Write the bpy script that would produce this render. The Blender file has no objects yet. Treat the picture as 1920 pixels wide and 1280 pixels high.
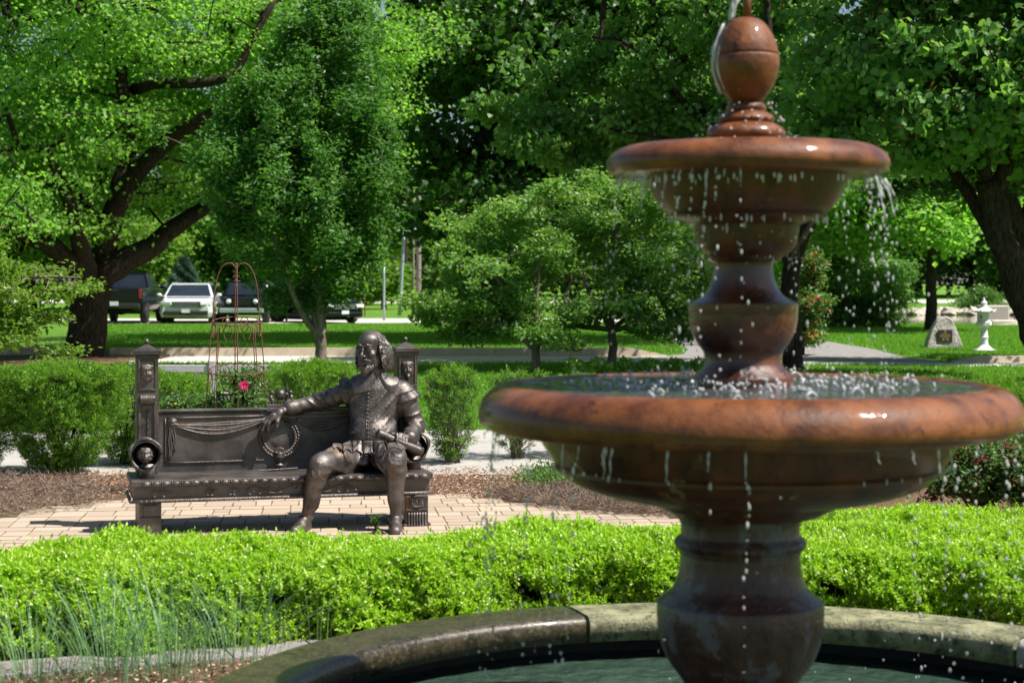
import bpy, math
import numpy as np
from mathutils import Vector

sc = bpy.context.scene
# ------------------------------------------------------------------ camera, sky, sun, exposure
F, HZ, EYE = 3340.0, 527.0, 1.58          # focal length and horizon in photo pixels, eye height in metres
cam = bpy.data.cameras.new('camera'); camo = bpy.data.objects.new('camera', cam)
sc.collection.objects.link(camo); sc.camera = camo
cam.sensor_width = 36; cam.lens = 36 * F / 1920; cam.shift_y = -(640 - HZ) / 1920
cam.clip_start = 0.1; cam.clip_end = 3000
camo.location = (0, 0, EYE); camo.rotation_euler = (math.pi / 2, 0, 0)
cam.dof.use_dof = True; cam.dof.focus_distance = 12.9; cam.dof.aperture_fstop = 4.3
SUN = Vector((0.53, -0.17, 0.83)).normalized()
sl = bpy.data.lights.new('sun', 'SUN'); sl.energy = 5.0; sl.angle = math.radians(0.53); sl.color = (1, .95, .87)
so = bpy.data.objects.new('sun', sl); sc.collection.objects.link(so)
so.rotation_euler = (-SUN).to_track_quat('-Z', 'Y').to_euler(); so.location = (20, 0, 40)
wd = bpy.data.worlds.new('World'); sc.world = wd; wd.use_nodes = True
nt = wd.node_tree; nt.nodes.clear()
sky = nt.nodes.new('ShaderNodeTexSky'); sky.sky_type = 'NISHITA'; sky.sun_disc = False
sky.sun_elevation = math.asin(SUN.z); sky.sun_rotation = math.atan2(SUN.x, SUN.y)
bg = nt.nodes.new('ShaderNodeBackground'); bg.inputs[1].default_value = 0.058
wo = nt.nodes.new('ShaderNodeOutputWorld')
nt.links.new(sky.outputs[0], bg.inputs[0]); nt.links.new(bg.outputs[0], wo.inputs[0])
sc.view_settings.view_transform = 'Standard'; sc.view_settings.look = 'None'
sc.view_settings.exposure = 0.78; sc.view_settings.gamma = 1
sc.render.engine = 'CYCLES'
cy = sc.cycles
cy.max_bounces = 8; cy.diffuse_bounces = 3; cy.glossy_bounces = 3; cy.transmission_bounces = 5; cy.transparent_max_bounces = 6
cy.caustics_reflective = False; cy.caustics_refractive = False
cy.sample_clamp_indirect = 4.0; cy.sample_clamp_direct = 0
cy.use_denoising = True

# ------------------------------------------------------------------ helpers
def P(px, py, d): return np.array([(px - 960) * d / F, d, EYE - (py - HZ) * d / F])
def G(px, py, z=0.0):
    d = F * (EYE - z) / (py - HZ); return np.array([(px - 960) * d / F, d, z])
def unit(v): v = np.asarray(v, float); return v / (np.linalg.norm(v, axis=-1, keepdims=True) + 1e-12)
ORG = {}

class MB:
    """collects geometry; build() links it as one mesh object"""
    def __init__(s): s.v = []; s.f = []; s.n = 0; s.r = []
    def add(s, v, faces, rnd=None):
        v = np.asarray(v, float); s.v.append(v)
        if isinstance(faces, np.ndarray) and faces.ndim == 2: faces = [faces]
        for f in faces:
            f = np.asarray(f, int)
            if f.ndim == 1: f = f[None]
            s.f.append(f + s.n)
            s.r.append(np.full(len(f), np.random.rand()) if rnd is None else np.broadcast_to(rnd, (len(f),)))
        s.n += len(v); return s
    def tube(s, pts, rad, n=8, caps=True):
        pts = np.asarray(pts, float); m = len(pts); rad = np.broadcast_to(rad, (m,))
        t = unit(np.gradient(pts, axis=0)); up = np.array([0.31, 0.17, .93]); 
        if abs(t[0] @ up) > .9: up = np.array([1., .1, 0])
        fr = []; a = unit(np.cross(t[0], up))
        for i in range(m):
            a = unit(a - t[i] * (a @ t[i])); fr.append((a, np.cross(t[i], a)))
        th = np.linspace(0, 2 * math.pi, n, endpoint=False)
        V = np.concatenate([pts[i] + rad[i] * (np.cos(th)[:, None] * fr[i][0] + np.sin(th)[:, None] * fr[i][1]) for i in range(m)])
        i, j = np.meshgrid(np.arange(m - 1), np.arange(n), indexing='ij'); j2 = (j + 1) % n
        q = np.stack([i * n + j, i * n + j2, (i + 1) * n + j2, (i + 1) * n + j], -1).reshape(-1, 4)
        fs = [q]
        if caps: fs += [np.arange(n)[::-1], (m - 1) * n + np.arange(n)]
        return s.add(V, fs)
    def lathe(s, prof, n=64, c=(0, 0, 0), a0=0, a1=2 * math.pi, rn=0):
        prof = np.asarray(prof, float); full = abs(a1 - a0 - 2 * math.pi) < 1e-6
        th = np.linspace(a0, a1, n, endpoint=not full); m = len(prof)
        V = np.stack([prof[:, 0][:, None] * np.cos(th), prof[:, 0][:, None] * np.sin(th), np.repeat(prof[:, 1][:, None], len(th), 1)], -1)
        V = V.reshape(-1, 3) + np.asarray(c, float); k = len(th)
        i, j = np.meshgrid(np.arange(m - 1), np.arange(k if full else k - 1), indexing='ij'); j2 = (j + 1) % k
        q = np.stack([i * k + j, i * k + j2, (i + 1) * k + j2, (i + 1) * k + j], -1).reshape(-1, 4)
        return s.add(V, q)
    def box(s, c, size, ax=None, taper=1.0, rnd=None):
        x, y, z = np.asarray(size, float) / 2
        V = np.array([[-x, -y, -z], [x, -y, -z], [x, y, -z], [-x, y, -z], [-x * taper, -y * taper, z], [x * taper, -y * taper, z], [x * taper, y * taper, z], [-x * taper, y * taper, z]])
        if ax is not None: V = V @ np.asarray(ax, float)
        f = np.array([[3, 2, 1, 0], [4, 5, 6, 7], [0, 1, 5, 4], [1, 2, 6, 5], [2, 3, 7, 6], [3, 0, 4, 7]])
        return s.add(V + np.asarray(c, float), f, rnd)
    def ball(s, c, r, n=12, ax=None):
        r = np.broadcast_to(r, (3,)); th = np.linspace(0, math.pi, n // 2 + 1)
        m = MB(); m.lathe(np.stack([np.sin(th), -np.cos(th)], -1), n)
        V = m.v[0] * r
        if ax is not None: V = V @ np.asarray(ax, float)
        return s.add(V + np.asarray(c, float), m.f[0])
    def prism(s, poly, z0, z1):
        poly = np.asarray(poly, float); n = len(poly)
        V = np.concatenate([np.c_[poly, np.full(n, z0)], np.c_[poly, np.full(n, z1)]])
        k = np.arange(n); k2 = (k + 1) % n
        return s.add(V, [k[::-1], k + n, np.stack([k, k2, k2 + n, k + n], -1)])
    def build(s, name, mat, parent=None, smooth=False, bevel=0, loc=None):
        V = np.concatenate(s.v)
        if parent is not None: org = ORG[parent.name]
        elif loc is not None: org = np.asarray(loc, float)
        else: org = np.array([(V[:, 0].min() + V[:, 0].max()) / 2, (V[:, 1].min() + V[:, 1].max()) / 2, V[:, 2].min()])
        V = V - org
        me = bpy.data.meshes.new(name); me.vertices.add(len(V)); me.vertices.foreach_set('co', V.astype(np.float32).ravel())
        cnt = np.concatenate([np.full(len(f), f.shape[1]) for f in s.f]); lv = np.concatenate([f.ravel() for f in s.f])
        me.loops.add(len(lv)); me.loops.foreach_set('vertex_index', lv.astype(np.int32))
        me.polygons.add(len(cnt)); st = np.concatenate([[0], np.cumsum(cnt)[:-1]])
        me.polygons.foreach_set('loop_start', st.astype(np.int32))
        try: me.polygons.foreach_set('loop_total', cnt.astype(np.int32))
        except Exception: pass
        me.update(calc_edges=True)
        me.polygons.foreach_set('use_smooth', np.full(len(cnt), bool(smooth)))
        a = me.attributes.new('rnd', 'FLOAT', 'FACE'); a.data.foreach_set('value', np.concatenate(s.r).astype(np.float32))
        me.validate(); me.materials.append(mat)
        o = bpy.data.objects.new(name, me); sc.collection.objects.link(o)
        if parent is not None: o.parent = parent; ORG[o.name] = org
        else: o.location = org; ORG[o.name] = org
        if bevel:
            b = o.modifiers.new('bevel', 'BEVEL'); b.width = bevel; b.segments = 2; b.limit_method = 'ANGLE'; b.harden_normals = False
        return o

def thing(name, label, cat, loc, group=None):
    o = bpy.data.objects.new(name, None); sc.collection.objects.link(o); o.location = [float(a) for a in loc]
    o.empty_display_size = .1
    ORG[o.name] = np.asarray(loc, float); return tag(o, label, cat, group)
def tag(o, label, cat, group=None, kind=None):
    o['label'] = label; o['category'] = cat
    if group: o['group'] = group
    if kind: o['kind'] = kind
    return o
def struct(o): o['kind'] = 'structure'; return o

# ---- materials
def newmat(name):
    m = bpy.data.materials.new(name); m.use_nodes = True; t = m.node_tree; t.nodes.clear()
    out = t.nodes.new('ShaderNodeOutputMaterial'); return m, t, out
def N(t, k, **kw):
    n = t.nodes.new(k)
    for a, b in kw.items():
        if a in ('inp',):
            for i, v in b.items(): n.inputs[i].default_value = v
        else: setattr(n, a, b)
    return n
def rgba(c): return (c[0], c[1], c[2], 1)
def pm(name, c1, c2=None, scale=8, rough=.6, metal=0, bump=.0, bscale=40, detail=5, spec=.5, rough2=None, c3=None, s3=2, t3=.55, coat=0, byrnd=0, w3=.1, stretch=None, bdist=.01, lo=.35, hi=.65):
    """two-tone noise material; c3 adds patches, byrnd mixes by the per-face random value"""
    m, t, out = newmat(name); b = N(t, 'ShaderNodeBsdfPrincipled')
    tc = N(t, 'ShaderNodeTexCoord'); src = tc.outputs['Object']
    if stretch:
        mp = N(t, 'ShaderNodeMapping'); mp.inputs['Scale'].default_value = stretch; t.links.new(src, mp.inputs[0]); src = mp.outputs[0]
    no = N(t, 'ShaderNodeTexNoise', inp={'Scale': scale, 'Detail': detail, 'Roughness': .62}); t.links.new(src, no.inputs['Vector'])
    rp = N(t, 'ShaderNodeMapRange', inp={1: lo, 2: hi}); t.links.new(no.outputs[0], rp.inputs[0])
    fac = rp.outputs[0]
    if byrnd:
        at = N(t, 'ShaderNodeAttribute', attribute_name='rnd')
        mx = N(t, 'ShaderNodeMix'); mx.inputs[0].default_value = byrnd
        t.links.new(fac, mx.inputs[2]); t.links.new(at.outputs['Fac'], mx.inputs[3]); fac = mx.outputs[0]
    mix = N(t, 'ShaderNodeMix', data_type='RGBA'); mix.inputs[6].default_value = rgba(c1); mix.inputs[7].default_value = rgba(c2 or c1)
    t.links.new(fac, mix.inputs[0]); col = mix.outputs[2]
    if c3:
        n3 = N(t, 'ShaderNodeTexNoise', inp={'Scale': s3, 'Detail': 6, 'Roughness': .7}); t.links.new(src, n3.inputs['Vector'])
        r3 = N(t, 'ShaderNodeMapRange', inp={1: t3, 2: t3 + w3}); t.links.new(n3.outputs[0], r3.inputs[0])
        m3 = N(t, 'ShaderNodeMix', data_type='RGBA'); m3.inputs[7].default_value = rgba(c3)
        t.links.new(r3.outputs[0], m3.inputs[0]); t.links.new(col, m3.inputs[6]); col = m3.outputs[2]
    t.links.new(col, b.inputs['Base Color'])
    b.inputs['Roughness'].default_value = rough; b.inputs['Metallic'].default_value = metal; b.inputs['Specular IOR Level'].default_value = spec
    b.inputs['Coat Weight'].default_value = coat; b.inputs['Coat Roughness'].default_value = .045
    if rough2 is not None:
        rr = N(t, 'ShaderNodeMapRange', inp={1: lo, 2: hi, 3: rough, 4: rough2}); t.links.new(no.outputs[0], rr.inputs[0]); t.links.new(rr.outputs[0], b.inputs['Roughness'])
    if bump:
        bn = N(t, 'ShaderNodeTexNoise', inp={'Scale': bscale, 'Detail': 6, 'Roughness': .65}); t.links.new(src, bn.inputs['Vector'])
        bp = N(t, 'ShaderNodeBump', inp={'Strength': bump, 'Distance': bdist}); t.links.new(bn.outputs[0], bp.inputs['Height']); t.links.new(bp.outputs[0], b.inputs['Normal'])
        if coat:
            cn = N(t, 'ShaderNodeTexNoise', inp={'Scale': 60, 'Detail': 2}); t.links.new(src, cn.inputs['Vector'])
            cb_ = N(t, 'ShaderNodeBump', inp={'Strength': .35, 'Distance': .003}); t.links.new(cn.outputs[0], cb_.inputs['Height']); t.links.new(cb_.outputs[0], b.inputs['Coat Normal'])
    t.links.new(b.outputs[0], out.inputs[0]); return m
def leafmat(name, ca, cb, trans=.35, tc=None, rough=.45, spec=.35):
    m, t, out = newmat(name); b = N(t, 'ShaderNodeBsdfPrincipled'); at = N(t, 'ShaderNodeAttribute', attribute_name='rnd')
    mix = N(t, 'ShaderNodeMix', data_type='RGBA'); mix.inputs[6].default_value = rgba(ca); mix.inputs[7].default_value = rgba(cb)
    t.links.new(at.outputs['Fac'], mix.inputs[0]); t.links.new(mix.outputs[2], b.inputs['Base Color'])
    b.inputs['Roughness'].default_value = rough; b.inputs['Specular IOR Level'].default_value = spec
    tr = N(t, 'ShaderNodeBsdfTranslucent'); 
    mm = N(t, 'ShaderNodeMix', data_type='RGBA', blend_type='MULTIPLY'); mm.inputs[0].default_value = 1
    t.links.new(mix.outputs[2], mm.inputs[6]); mm.inputs[7].default_value = rgba(tc or (1.55, 1.75, .65)); t.links.new(mm.outputs[2], tr.inputs[0])
    ms = N(t, 'ShaderNodeMixShader', inp={0: trans}); t.links.new(b.outputs[0], ms.inputs[1]); t.links.new(tr.outputs[0], ms.inputs[2])
    t.links.new(ms.outputs[0], out.inputs[0]); return m

# ---- leaves
KITE = np.array([[0, 0, 0], [.5, .45, .09], [0, 1, 0], [-.5, .45, .09]])
LANCE = np.array([[0, 0, 0], [.5, .35, .1], [.28, .8, .04], [0, 1, -.06], [-.28, .8, .04], [-.5, .35, .1]])
ROUND = np.array([[0, 0, 0], [.42, .12, .08], [.5, .52, .07], [0, 1, -.02], [-.5, .52, .07], [-.42, .12, .08]])
LOBED = np.array([[0, 0, 0], [.28, .18, .06], [.55, .55, .02], [.22, .58, .05], [0, 1, -.05], [-.22, .58, .05], [-.55, .55, .02], [-.28, .18, .06]])
def leaves(mb, Pp, T, Nn, L, W, tm=KITE, rnd=None, rg=None):
    n = len(Pp); T = unit(T); B = unit(np.cross(T, Nn)); Nn = np.cross(B, T)
    L = np.broadcast_to(L, (n,))[:, None, None]; W = np.broadcast_to(W, (n,))[:, None, None]
    V = Pp[:, None] + T[:, None] * tm[None, :, 1:2] * L + B[:, None] * tm[None, :, 0:1] * W + Nn[:, None] * tm[None, :, 2:3] * L
    k = len(tm); mb.add(V.reshape(-1, 3), np.arange(n * k).reshape(n, k), (rg or np.random).random(n) if rnd is None else rnd)

# ---- signed-distance modelling for the sculpted things
class SDF:
    def __init__(s, lo, hi, h):
        s.lo = np.asarray(lo, float); s.h = h; n = np.ceil((np.asarray(hi, float) - s.lo) / h).astype(int) + 1
        s.ax = [s.lo[i] + h * np.arange(n[i]) for i in range(3)]; s.D = np.full(n, 1.0, np.float32)
    def loc(s, lo, hi):
        sl_ = tuple(slice(max(0, int((lo[i] - s.lo[i]) / s.h) - 1), max(1, int((hi[i] - s.lo[i]) / s.h) + 2)) for i in range(3))
        X, Y, Z = np.meshgrid(*[s.ax[i][sl_[i]] for i in range(3)], indexing='ij'); return sl_, np.stack([X, Y, Z], -1)
    def put(s, sl_, d, k, op):
        D = s.D[sl_]
        if op == 'sub': d = -d; h = np.clip(.5 - .5 * (d - D) / k, 0, 1) if k else 0; s.D[sl_] = (d + (D - d) * h + k * h * (1 - h)) if k else np.maximum(D, d)
        elif k: h = np.clip(.5 + .5 * (D - d) / k, 0, 1); s.D[sl_] = D + (d - D) * h - k * h * (1 - h)
        else: s.D[sl_] = np.minimum(D, d)
    def cap(s, a, b, ra, rb=None, k=.02, op='add', fold=None, flat=None):
        a = np.asarray(a, float); b = np.asarray(b, float); rb = ra if rb is None else rb; R = max(ra, rb) + k + .03
        sl_, p = s.loc(np.minimum(a, b) - R, np.maximum(a, b) + R)
        if p.size == 0: return s
        ab = b - a; L = ab @ ab + 1e-12; t = np.clip(((p - a) @ ab) / L, 0, 1); q = p - a - t[..., None] * ab
        if flat is not None: nrm, kk = flat; q = q + (q @ nrm)[..., None] * nrm * (kk - 1)
        d = np.sqrt((q ** 2).sum(-1)) - (ra + (rb - ra) * t)
        if fold: d = d + foldf(p, *fold)
        s.put(sl_, d, k, op); return s
    def path(s, pts, rs, k=.02, **kw):
        for i in range(len(pts) - 1): s.cap(pts[i], pts[i + 1], rs[i], rs[i + 1], k, **kw)
        return s
    def ell(s, c, r, ax=None, k=.02, op='add', fold=None):
        c = np.asarray(c, float); r = np.broadcast_to(np.asarray(r, float), (3,)); R = r.max() + k + .03
        sl_, p = s.loc(c - R, c + R)
        if p.size == 0: return s
        q = p - c
        if ax is not None: q = q @ np.asarray(ax).T
        k0 = np.sqrt(((q / r) ** 2).sum(-1)); k1 = np.sqrt(((q / r ** 2) ** 2).sum(-1)) + 1e-9
        d = k0 * (k0 - 1) / k1
        if fold: d = d + foldf(p, *fold)
        s.put(sl_, d, k, op); return s
    def mesh(s, mb):
        D = s.D; S = D < 0; c = 0
        n = np.array(D.shape) - 1
        def cor(o): return tuple(slice(o[i], o[i] + n[i]) for i in range(3))
        offs = [(i, j, k) for i in (0, 1) for j in (0, 1) for k in (0, 1)]
        cnt = sum(S[cor(o)].astype(np.uint8) for o in offs); act = (cnt > 0) & (cnt < 8)
        idx = np.full(act.shape, -1, int); co = np.argwhere(act); idx[act] = np.arange(len(co))
        pos = np.zeros((len(co), 3)); ct = np.zeros(len(co))
        for a in offs:
            for i in range(3):
                if a[i]: continue
                b = list(a); b[i] = 1
                A = co + a; Bc = co + b; da = D[A[:, 0], A[:, 1], A[:, 2]]; db = D[Bc[:, 0], Bc[:, 1], Bc[:, 2]]
                x = (da < 0) != (db < 0); t = np.where(x, da / np.where(x, da - db, 1), 0)
                e = np.zeros(3); e[i] = 1; pos += (np.array(a) + t[:, None] * e) * x[:, None]; ct += x
        V = s.lo + s.h * (co + pos / ct[:, None]); Q = []
        for i in range(3):
            j, k = (i + 1) % 3, (i + 2) % 3
            sa = [slice(1, -1)] * 3; sa[i] = slice(0, -1); sb = list(sa); sb[i] = slice(1, None)
            # interior edges
            e1 = S[tuple(sa)]; e2 = S[tuple(sb)]; w = np.argwhere(e1 != e2); 
            if not len(w): continue
            g = w.copy(); g[:, j] += 1; g[:, k] += 1
            fl = e1[w[:, 0], w[:, 1], w[:, 2]]
            def cell(dj, dk):
                q = g.copy(); q[:, j] += dj; q[:, k] += dk; return idx[q[:, 0], q[:, 1], q[:, 2]]
            q = np.stack([cell(-1, -1), cell(0, -1), cell(0, 0), cell(-1, 0)], -1); q[~fl] = q[~fl][:, ::-1]; Q.append(q)
        mb.add(V, np.concatenate(Q)); return mb
def foldf(p, dr, freq, amp, seed=0., wob=1.4):
    d = unit(dr); d2 = unit(np.cross(d, [.3, .5, .8])); d3 = np.cross(d, d2)
    a = p @ d * freq + wob * .5 * np.sin(p @ d2 * freq * .17 + seed) + wob * .45 * np.sin(p @ d3 * freq * .13 + seed * 2.3)
    v = 1 - np.abs(np.sin(a * .5)); m = .55 + .45 * np.sin(p @ d * 31 + p @ d2 * 23 + p @ d3 * 19 + seed * 3)
    return -amp * m * (3.0 * v * v - .7)
def spl(pts, n):
    """smooth curve through points"""
    p = np.asarray(pts, float); m = len(p); t = np.linspace(0, m - 1, n); i = np.clip(t.astype(int), 0, m - 2); f = (t - i)[:, None]
    q = np.vstack([2 * p[0] - p[1], p, 2 * p[-1] - p[-2]]); a, b, c, d = q[i], q[i + 1], q[i + 2], q[i + 3]
    return .5 * (2 * b + (c - a) * f + (2 * a - 5 * b + 4 * c - d) * f ** 2 + (3 * b - a - 3 * c + d) * f ** 3)
# ------------------------------------------------------------------ materials
M = {}
M['lawn'] = pm('lawn_grass', (.090, .215, .026), (.180, .340, .045), 1.3, .9, bump=1, bscale=60, spec=.1, bdist=.06, c3=(.19, .26, .06), s3=.45, t3=.62, lo=.3, hi=.7)
M['asphalt'] = pm('asphalt', (.20, .19, .185), (.29, .275, .265), 3, .85, bump=.5, bscale=90, spec=.2)
M['concrete'] = pm('concrete', (.50, .46, .42), (.60, .56, .51), 2.2, .85, bump=.3, bscale=70, spec=.2, c3=(.42, .38, .34), s3=1.2, t3=.6)
M['walk'] = pm('walk_concrete', (.34, .32, .30), (.43, .41, .38), 2.2, .85, bump=.3, bscale=70, spec=.2, c3=(.28, .26, .24), s3=1.2, t3=.58)
M['kerb'] = pm('kerb_concrete', (.40, .33, .25), (.50, .42, .33), 4, .85, bump=.3)
M['mulch'] = pm('mulch', (.10, .055, .035), (.30, .19, .13), 30, .95, bump=1, bscale=60, bdist=.04, spec=.1, c3=(.40, .28, .20), s3=45, t3=.55)
M['chips'] = pm('wood_chips', (.14, .075, .045), (.62, .44, .31), 30, .9, spec=.1, byrnd=1)
M['soil'] = pm('soil', (.10, .06, .04), (.16, .10, .07), 20, .95, bump=1, bscale=50, spec=.1)
M['paver'] = pm('paver_stone', (.355, .280, .210), (.465, .375, .290), 5, .85, bump=.2, bscale=60, spec=.2, byrnd=.85, c3=(.36, .30, .225), s3=1.6, t3=.6)
M['joint'] = pm('paver_joint', (.09, .065, .04), (.17, .125, .08), 14, .95, bump=1, bscale=70, c3=(.09, .12, .02), s3=2.2, t3=.55)
M['edging'] = pm('edging_stone', (.21, .19, .19), (.30, .27, .27), 12, .9, bump=.4)
M['bark'] = pm('bark', (.022, .016, .012), (.085, .064, .050), 9, .95, bump=1, bscale=18, bdist=.06, spec=.15, stretch=(3, 3, .6))
M['bark2'] = pm('grey_bark', (.13, .10, .08), (.28, .23, .19), 12, .95, bump=1, bscale=25, bdist=.02, spec=.15, stretch=(2, 2, .7))
M['twig'] = pm('dry_twig', (.13, .095, .072), (.27, .205, .16), 30, .95, spec=.1, byrnd=.7)
M['bronze'] = pm('bronze', (.066, .058, .054), (.185, .160, .148), 9, .36, metal=.7, bump=.55, bscale=75, bdist=.006, rough2=.55, spec=.6, c3=(.13, .085, .05), s3=7, t3=.57)
M['bronze2'] = pm('bronze_cast', (.072, .063, .058), (.165, .145, .134), 5, .36, metal=.65, bump=.35, bscale=60, bdist=.004, rough2=.55, spec=.6, c3=(.13, .082, .045), s3=4, t3=.56)
M['fount'] = pm('wet_cast_stone', (.085, .026, .009), (.215, .072, .021), 8, .42, bump=.55, bscale=60, bdist=.006, spec=.25, rough2=.55, c3=(.045, .016, .009), s3=17, t3=.585, w3=.09, coat=.42, detail=9, lo=.38, hi=.62)
M['fount_stem'] = pm('shade_toned_wet_cast_stone', (.040, .012, .006), (.13, .038, .014), 9, .18, bump=.6, bscale=50, bdist=.008, spec=.5, rough2=.36, c3=(.02, .009, .006), s3=14, t3=.58, coat=.5, detail=9, lo=.38, hi=.62)  # stem: shade of the upper bowl put into a darker stone colour
M['fount_shade'] = pm('shade_toned_weathered_cast_stone', (.042, .011, .004), (.13, .036, .012), 9, .34, bump=.6, bscale=45, bdist=.008, spec=.4, rough2=.55, c3=(.20, .14, .065), s3=6, t3=.60, w3=.05, stretch=(1.6, 1.6, .7), coat=.2)  # bowl undersides: shade painted in as darker stone, plus tan weathered patches
M['pedestal'] = pm('pedestal_stone', (.040, .013, .008), (.115, .045, .027), 10, .26, bump=.8, bscale=40, bdist=.012, spec=.5, c3=(.125, .115, .125), s3=5, t3=.52, w3=.06, stretch=(1.5, 1.5, .8), rough2=.5, coat=.25, detail=9)
M['coping'] = pm('coping_lichen', (.09, .095, .045), (.34, .33, .18), 12, .6, bump=.8, bscale=60, bdist=.01, c3=(.035, .037, .022), s3=32, t3=.53)
M['coping_wet'] = pm('coping_wet', (.022, .016, .010), (.07, .055, .032), 12, .24, bump=.5, bscale=90, bdist=.006, spec=.45, c3=(.13, .12, .05), s3=60, t3=.53, coat=.2)
M['coping_dry'] = pm('coping_dry', (.28, .27, .22), (.46, .44, .38), 14, .7, bump=.8, bscale=60, bdist=.01, c3=(.09, .10, .06), s3=22, t3=.55)
M['poolwall'] = pm('pool_wall', (.015, .017, .014), (.03, .035, .03), 8, .6)
M['rust'] = pm('rusty_wire', (.12, .045, .035), (.22, .085, .06), 30, .7, metal=.3)
M['greywood'] = pm('weathered_wood', (.36, .35, .35), (.52, .51, .50), 14, .85, stretch=(1, 1, 6), bump=.3)
M['white'] = pm('pale_cast_stone', (.60, .60, .62), (.74, .74, .75), 12, .8, bump=.4)
M['rock'] = pm('granite', (.28, .25, .22), (.48, .45, .42), 7, .85, bump=1, bscale=14, bdist=.05, c3=(.2, .18, .14), s3=4)
M['rocks'] = pm('bank_stone', (.34, .29, .24), (.62, .55, .47), 3, .9, bump=.6, byrnd=.8)
M['plaque'] = pm('plaque', (.015, .013, .012), (.03, .025, .02), 20, .4)
M['gold'] = pm('gold_letter', (.45, .30, .10), (.5, .34, .12), 20, .5, metal=.6)
M['carblack'] = pm('black_paint', (.003, .004, .007), (.005, .006, .010), 3, .25, coat=.25, spec=.3)
M['carwhite'] = pm('white_paint', (.62, .63, .64), (.66, .67, .68), 3, .25, coat=1)
M['glass'] = pm('car_glass', (.012, .018, .025), (.02, .028, .035), 2, .06, spec=.8)
M['tyre'] = pm('tyre', (.012, .012, .012), (.02, .02, .02), 10, .8)
M['chrome'] = pm('chrome', (.5, .5, .52), (.6, .6, .6), 10, .25, metal=1)
M['lampglass'] = pm('headlight_glass', (.6, .6, .58), (.8, .8, .78), 10, .1, spec=.8)
M['redlamp'] = pm('tail_light', (.25, .01, .01), (.3, .02, .02), 10, .2)
M['plate'] = pm('licence_plate', (.6, .62, .68), (.7, .7, .72), 10, .5)
M['pole'] = pm('pole_wood', (.16, .13, .11), (.26, .22, .19), 4, .9)
M['steel'] = pm('galvanised_steel', (.30, .36, .36), (.36, .42, .42), 4, .5, metal=.3)
M['petal'] = leafmat('pink_petal', (.75, .03, .22), (.85, .08, .32), .3, (1.2, 1, 1))
M['redflower'] = leafmat('red_flower', (.45, .05, .04), (.60, .16, .08), .2, (1, 1, 1))
M['orange'] = leafmat('orange_flower', (.75, .30, .02), (.85, .45, .04), .2, (1, 1, 1))
M['pod'] = leafmat('dry_pod', (.16, .06, .025), (.26, .11, .05), .3, (1.6, 1.2, 1))

M['l_maple'] = leafmat('maple_leaf', (.140, .295, .052), (.280, .480, .115), .53)
M['l_pear'] = leafmat('pear_leaf', (.042, .125, .028), (.140, .290, .070), .44, rough=.45, spec=.3)
M['l_redbud'] = leafmat('redbud_leaf', (.078, .185, .050), (.205, .350, .115), .48, rough=.45, spec=.3)
M['l_dark'] = leafmat('dark_leaf', (.028, .088, .020), (.085, .185, .038), .42)
M['l_crab'] = leafmat('crabapple_leaf', (.095, .215, .042), (.270, .410, .125), .42, rough=.42, spec=.4)
M['l_near'] = leafmat('near_leaf', (.090, .180, .020), (.190, .300, .040), .42, rough=.4)
M['l_far'] = leafmat('far_leaf', (.075, .175, .032), (.155, .300, .060), .48)
M['l_farlight'] = leafmat('far_light_leaf', (.110, .200, .035), (.190, .310, .060), .45)
M['l_spruce'] = leafmat('blue_spruce_needle', (.06, .12, .10), (.13, .22, .19), .1)
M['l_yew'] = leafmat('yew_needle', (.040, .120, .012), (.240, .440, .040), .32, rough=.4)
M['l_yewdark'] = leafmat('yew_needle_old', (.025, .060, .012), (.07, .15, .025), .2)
M['l_box'] = leafmat('boxwood_leaf', (.165, .340, .014), (.425, .595, .052), .4, rough=.38, spec=.4)
M['l_bud'] = leafmat('boxwood_bud', (.62, .66, .30), (.75, .78, .42), .3, (1.1, 1.1, 1))
M['l_grass'] = leafmat('oat_grass', (.13, .27, .12), (.27, .43, .22), .4, (1.2, 1.3, 1))
M['l_ground'] = leafmat('groundcover_leaf', (.06, .14, .03), (.14, .25, .06), .3)
M['l_nandina'] = leafmat('shrub_leaf', (.05, .13, .035), (.13, .24, .06), .3)
M['l_red'] = leafmat('red_leaf', (.16, .03, .025), (.30, .07, .05), .3, (1.5, 1, 1))
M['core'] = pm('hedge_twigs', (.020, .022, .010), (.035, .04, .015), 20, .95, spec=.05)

def water(name, col, rough=.05, bump=.3, scale=12, trans=.0):
    m, t, out = newmat(name); b = N(t, 'ShaderNodeBsdfPrincipled'); b.inputs['Base Color'].default_value = rgba(col)
    b.inputs['Roughness'].default_value = rough; b.inputs['IOR'].default_value = 1.33; b.inputs['Transmission Weight'].default_value = trans
    tc = N(t, 'ShaderNodeTexCoord'); no = N(t, 'ShaderNodeTexNoise', inp={'Scale': scale, 'Detail': 3}); t.links.new(tc.outputs['Object'], no.inputs['Vector'])
    bp = N(t, 'ShaderNodeBump', inp={'Strength': bump, 'Distance': .03}); t.links.new(no.outputs[0], bp.inputs['Height']); t.links.new(bp.outputs[0], b.inputs['Normal'])
    t.links.new(b.outputs[0], out.inputs[0]); return m
M['pool_water'] = water('pool_water', (.032, .058, .042), .04, .9, 14)
M['bowl_water'] = water('bowl_water', (.060, .068, .066), .04, .35, 16)
M['pond'] = water('pond_water', (.09, .10, .055), .05, .15, 2)
M['drop'] = water('water_drop', (1, 1, 1), .05, 0, 5, .5)

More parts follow.
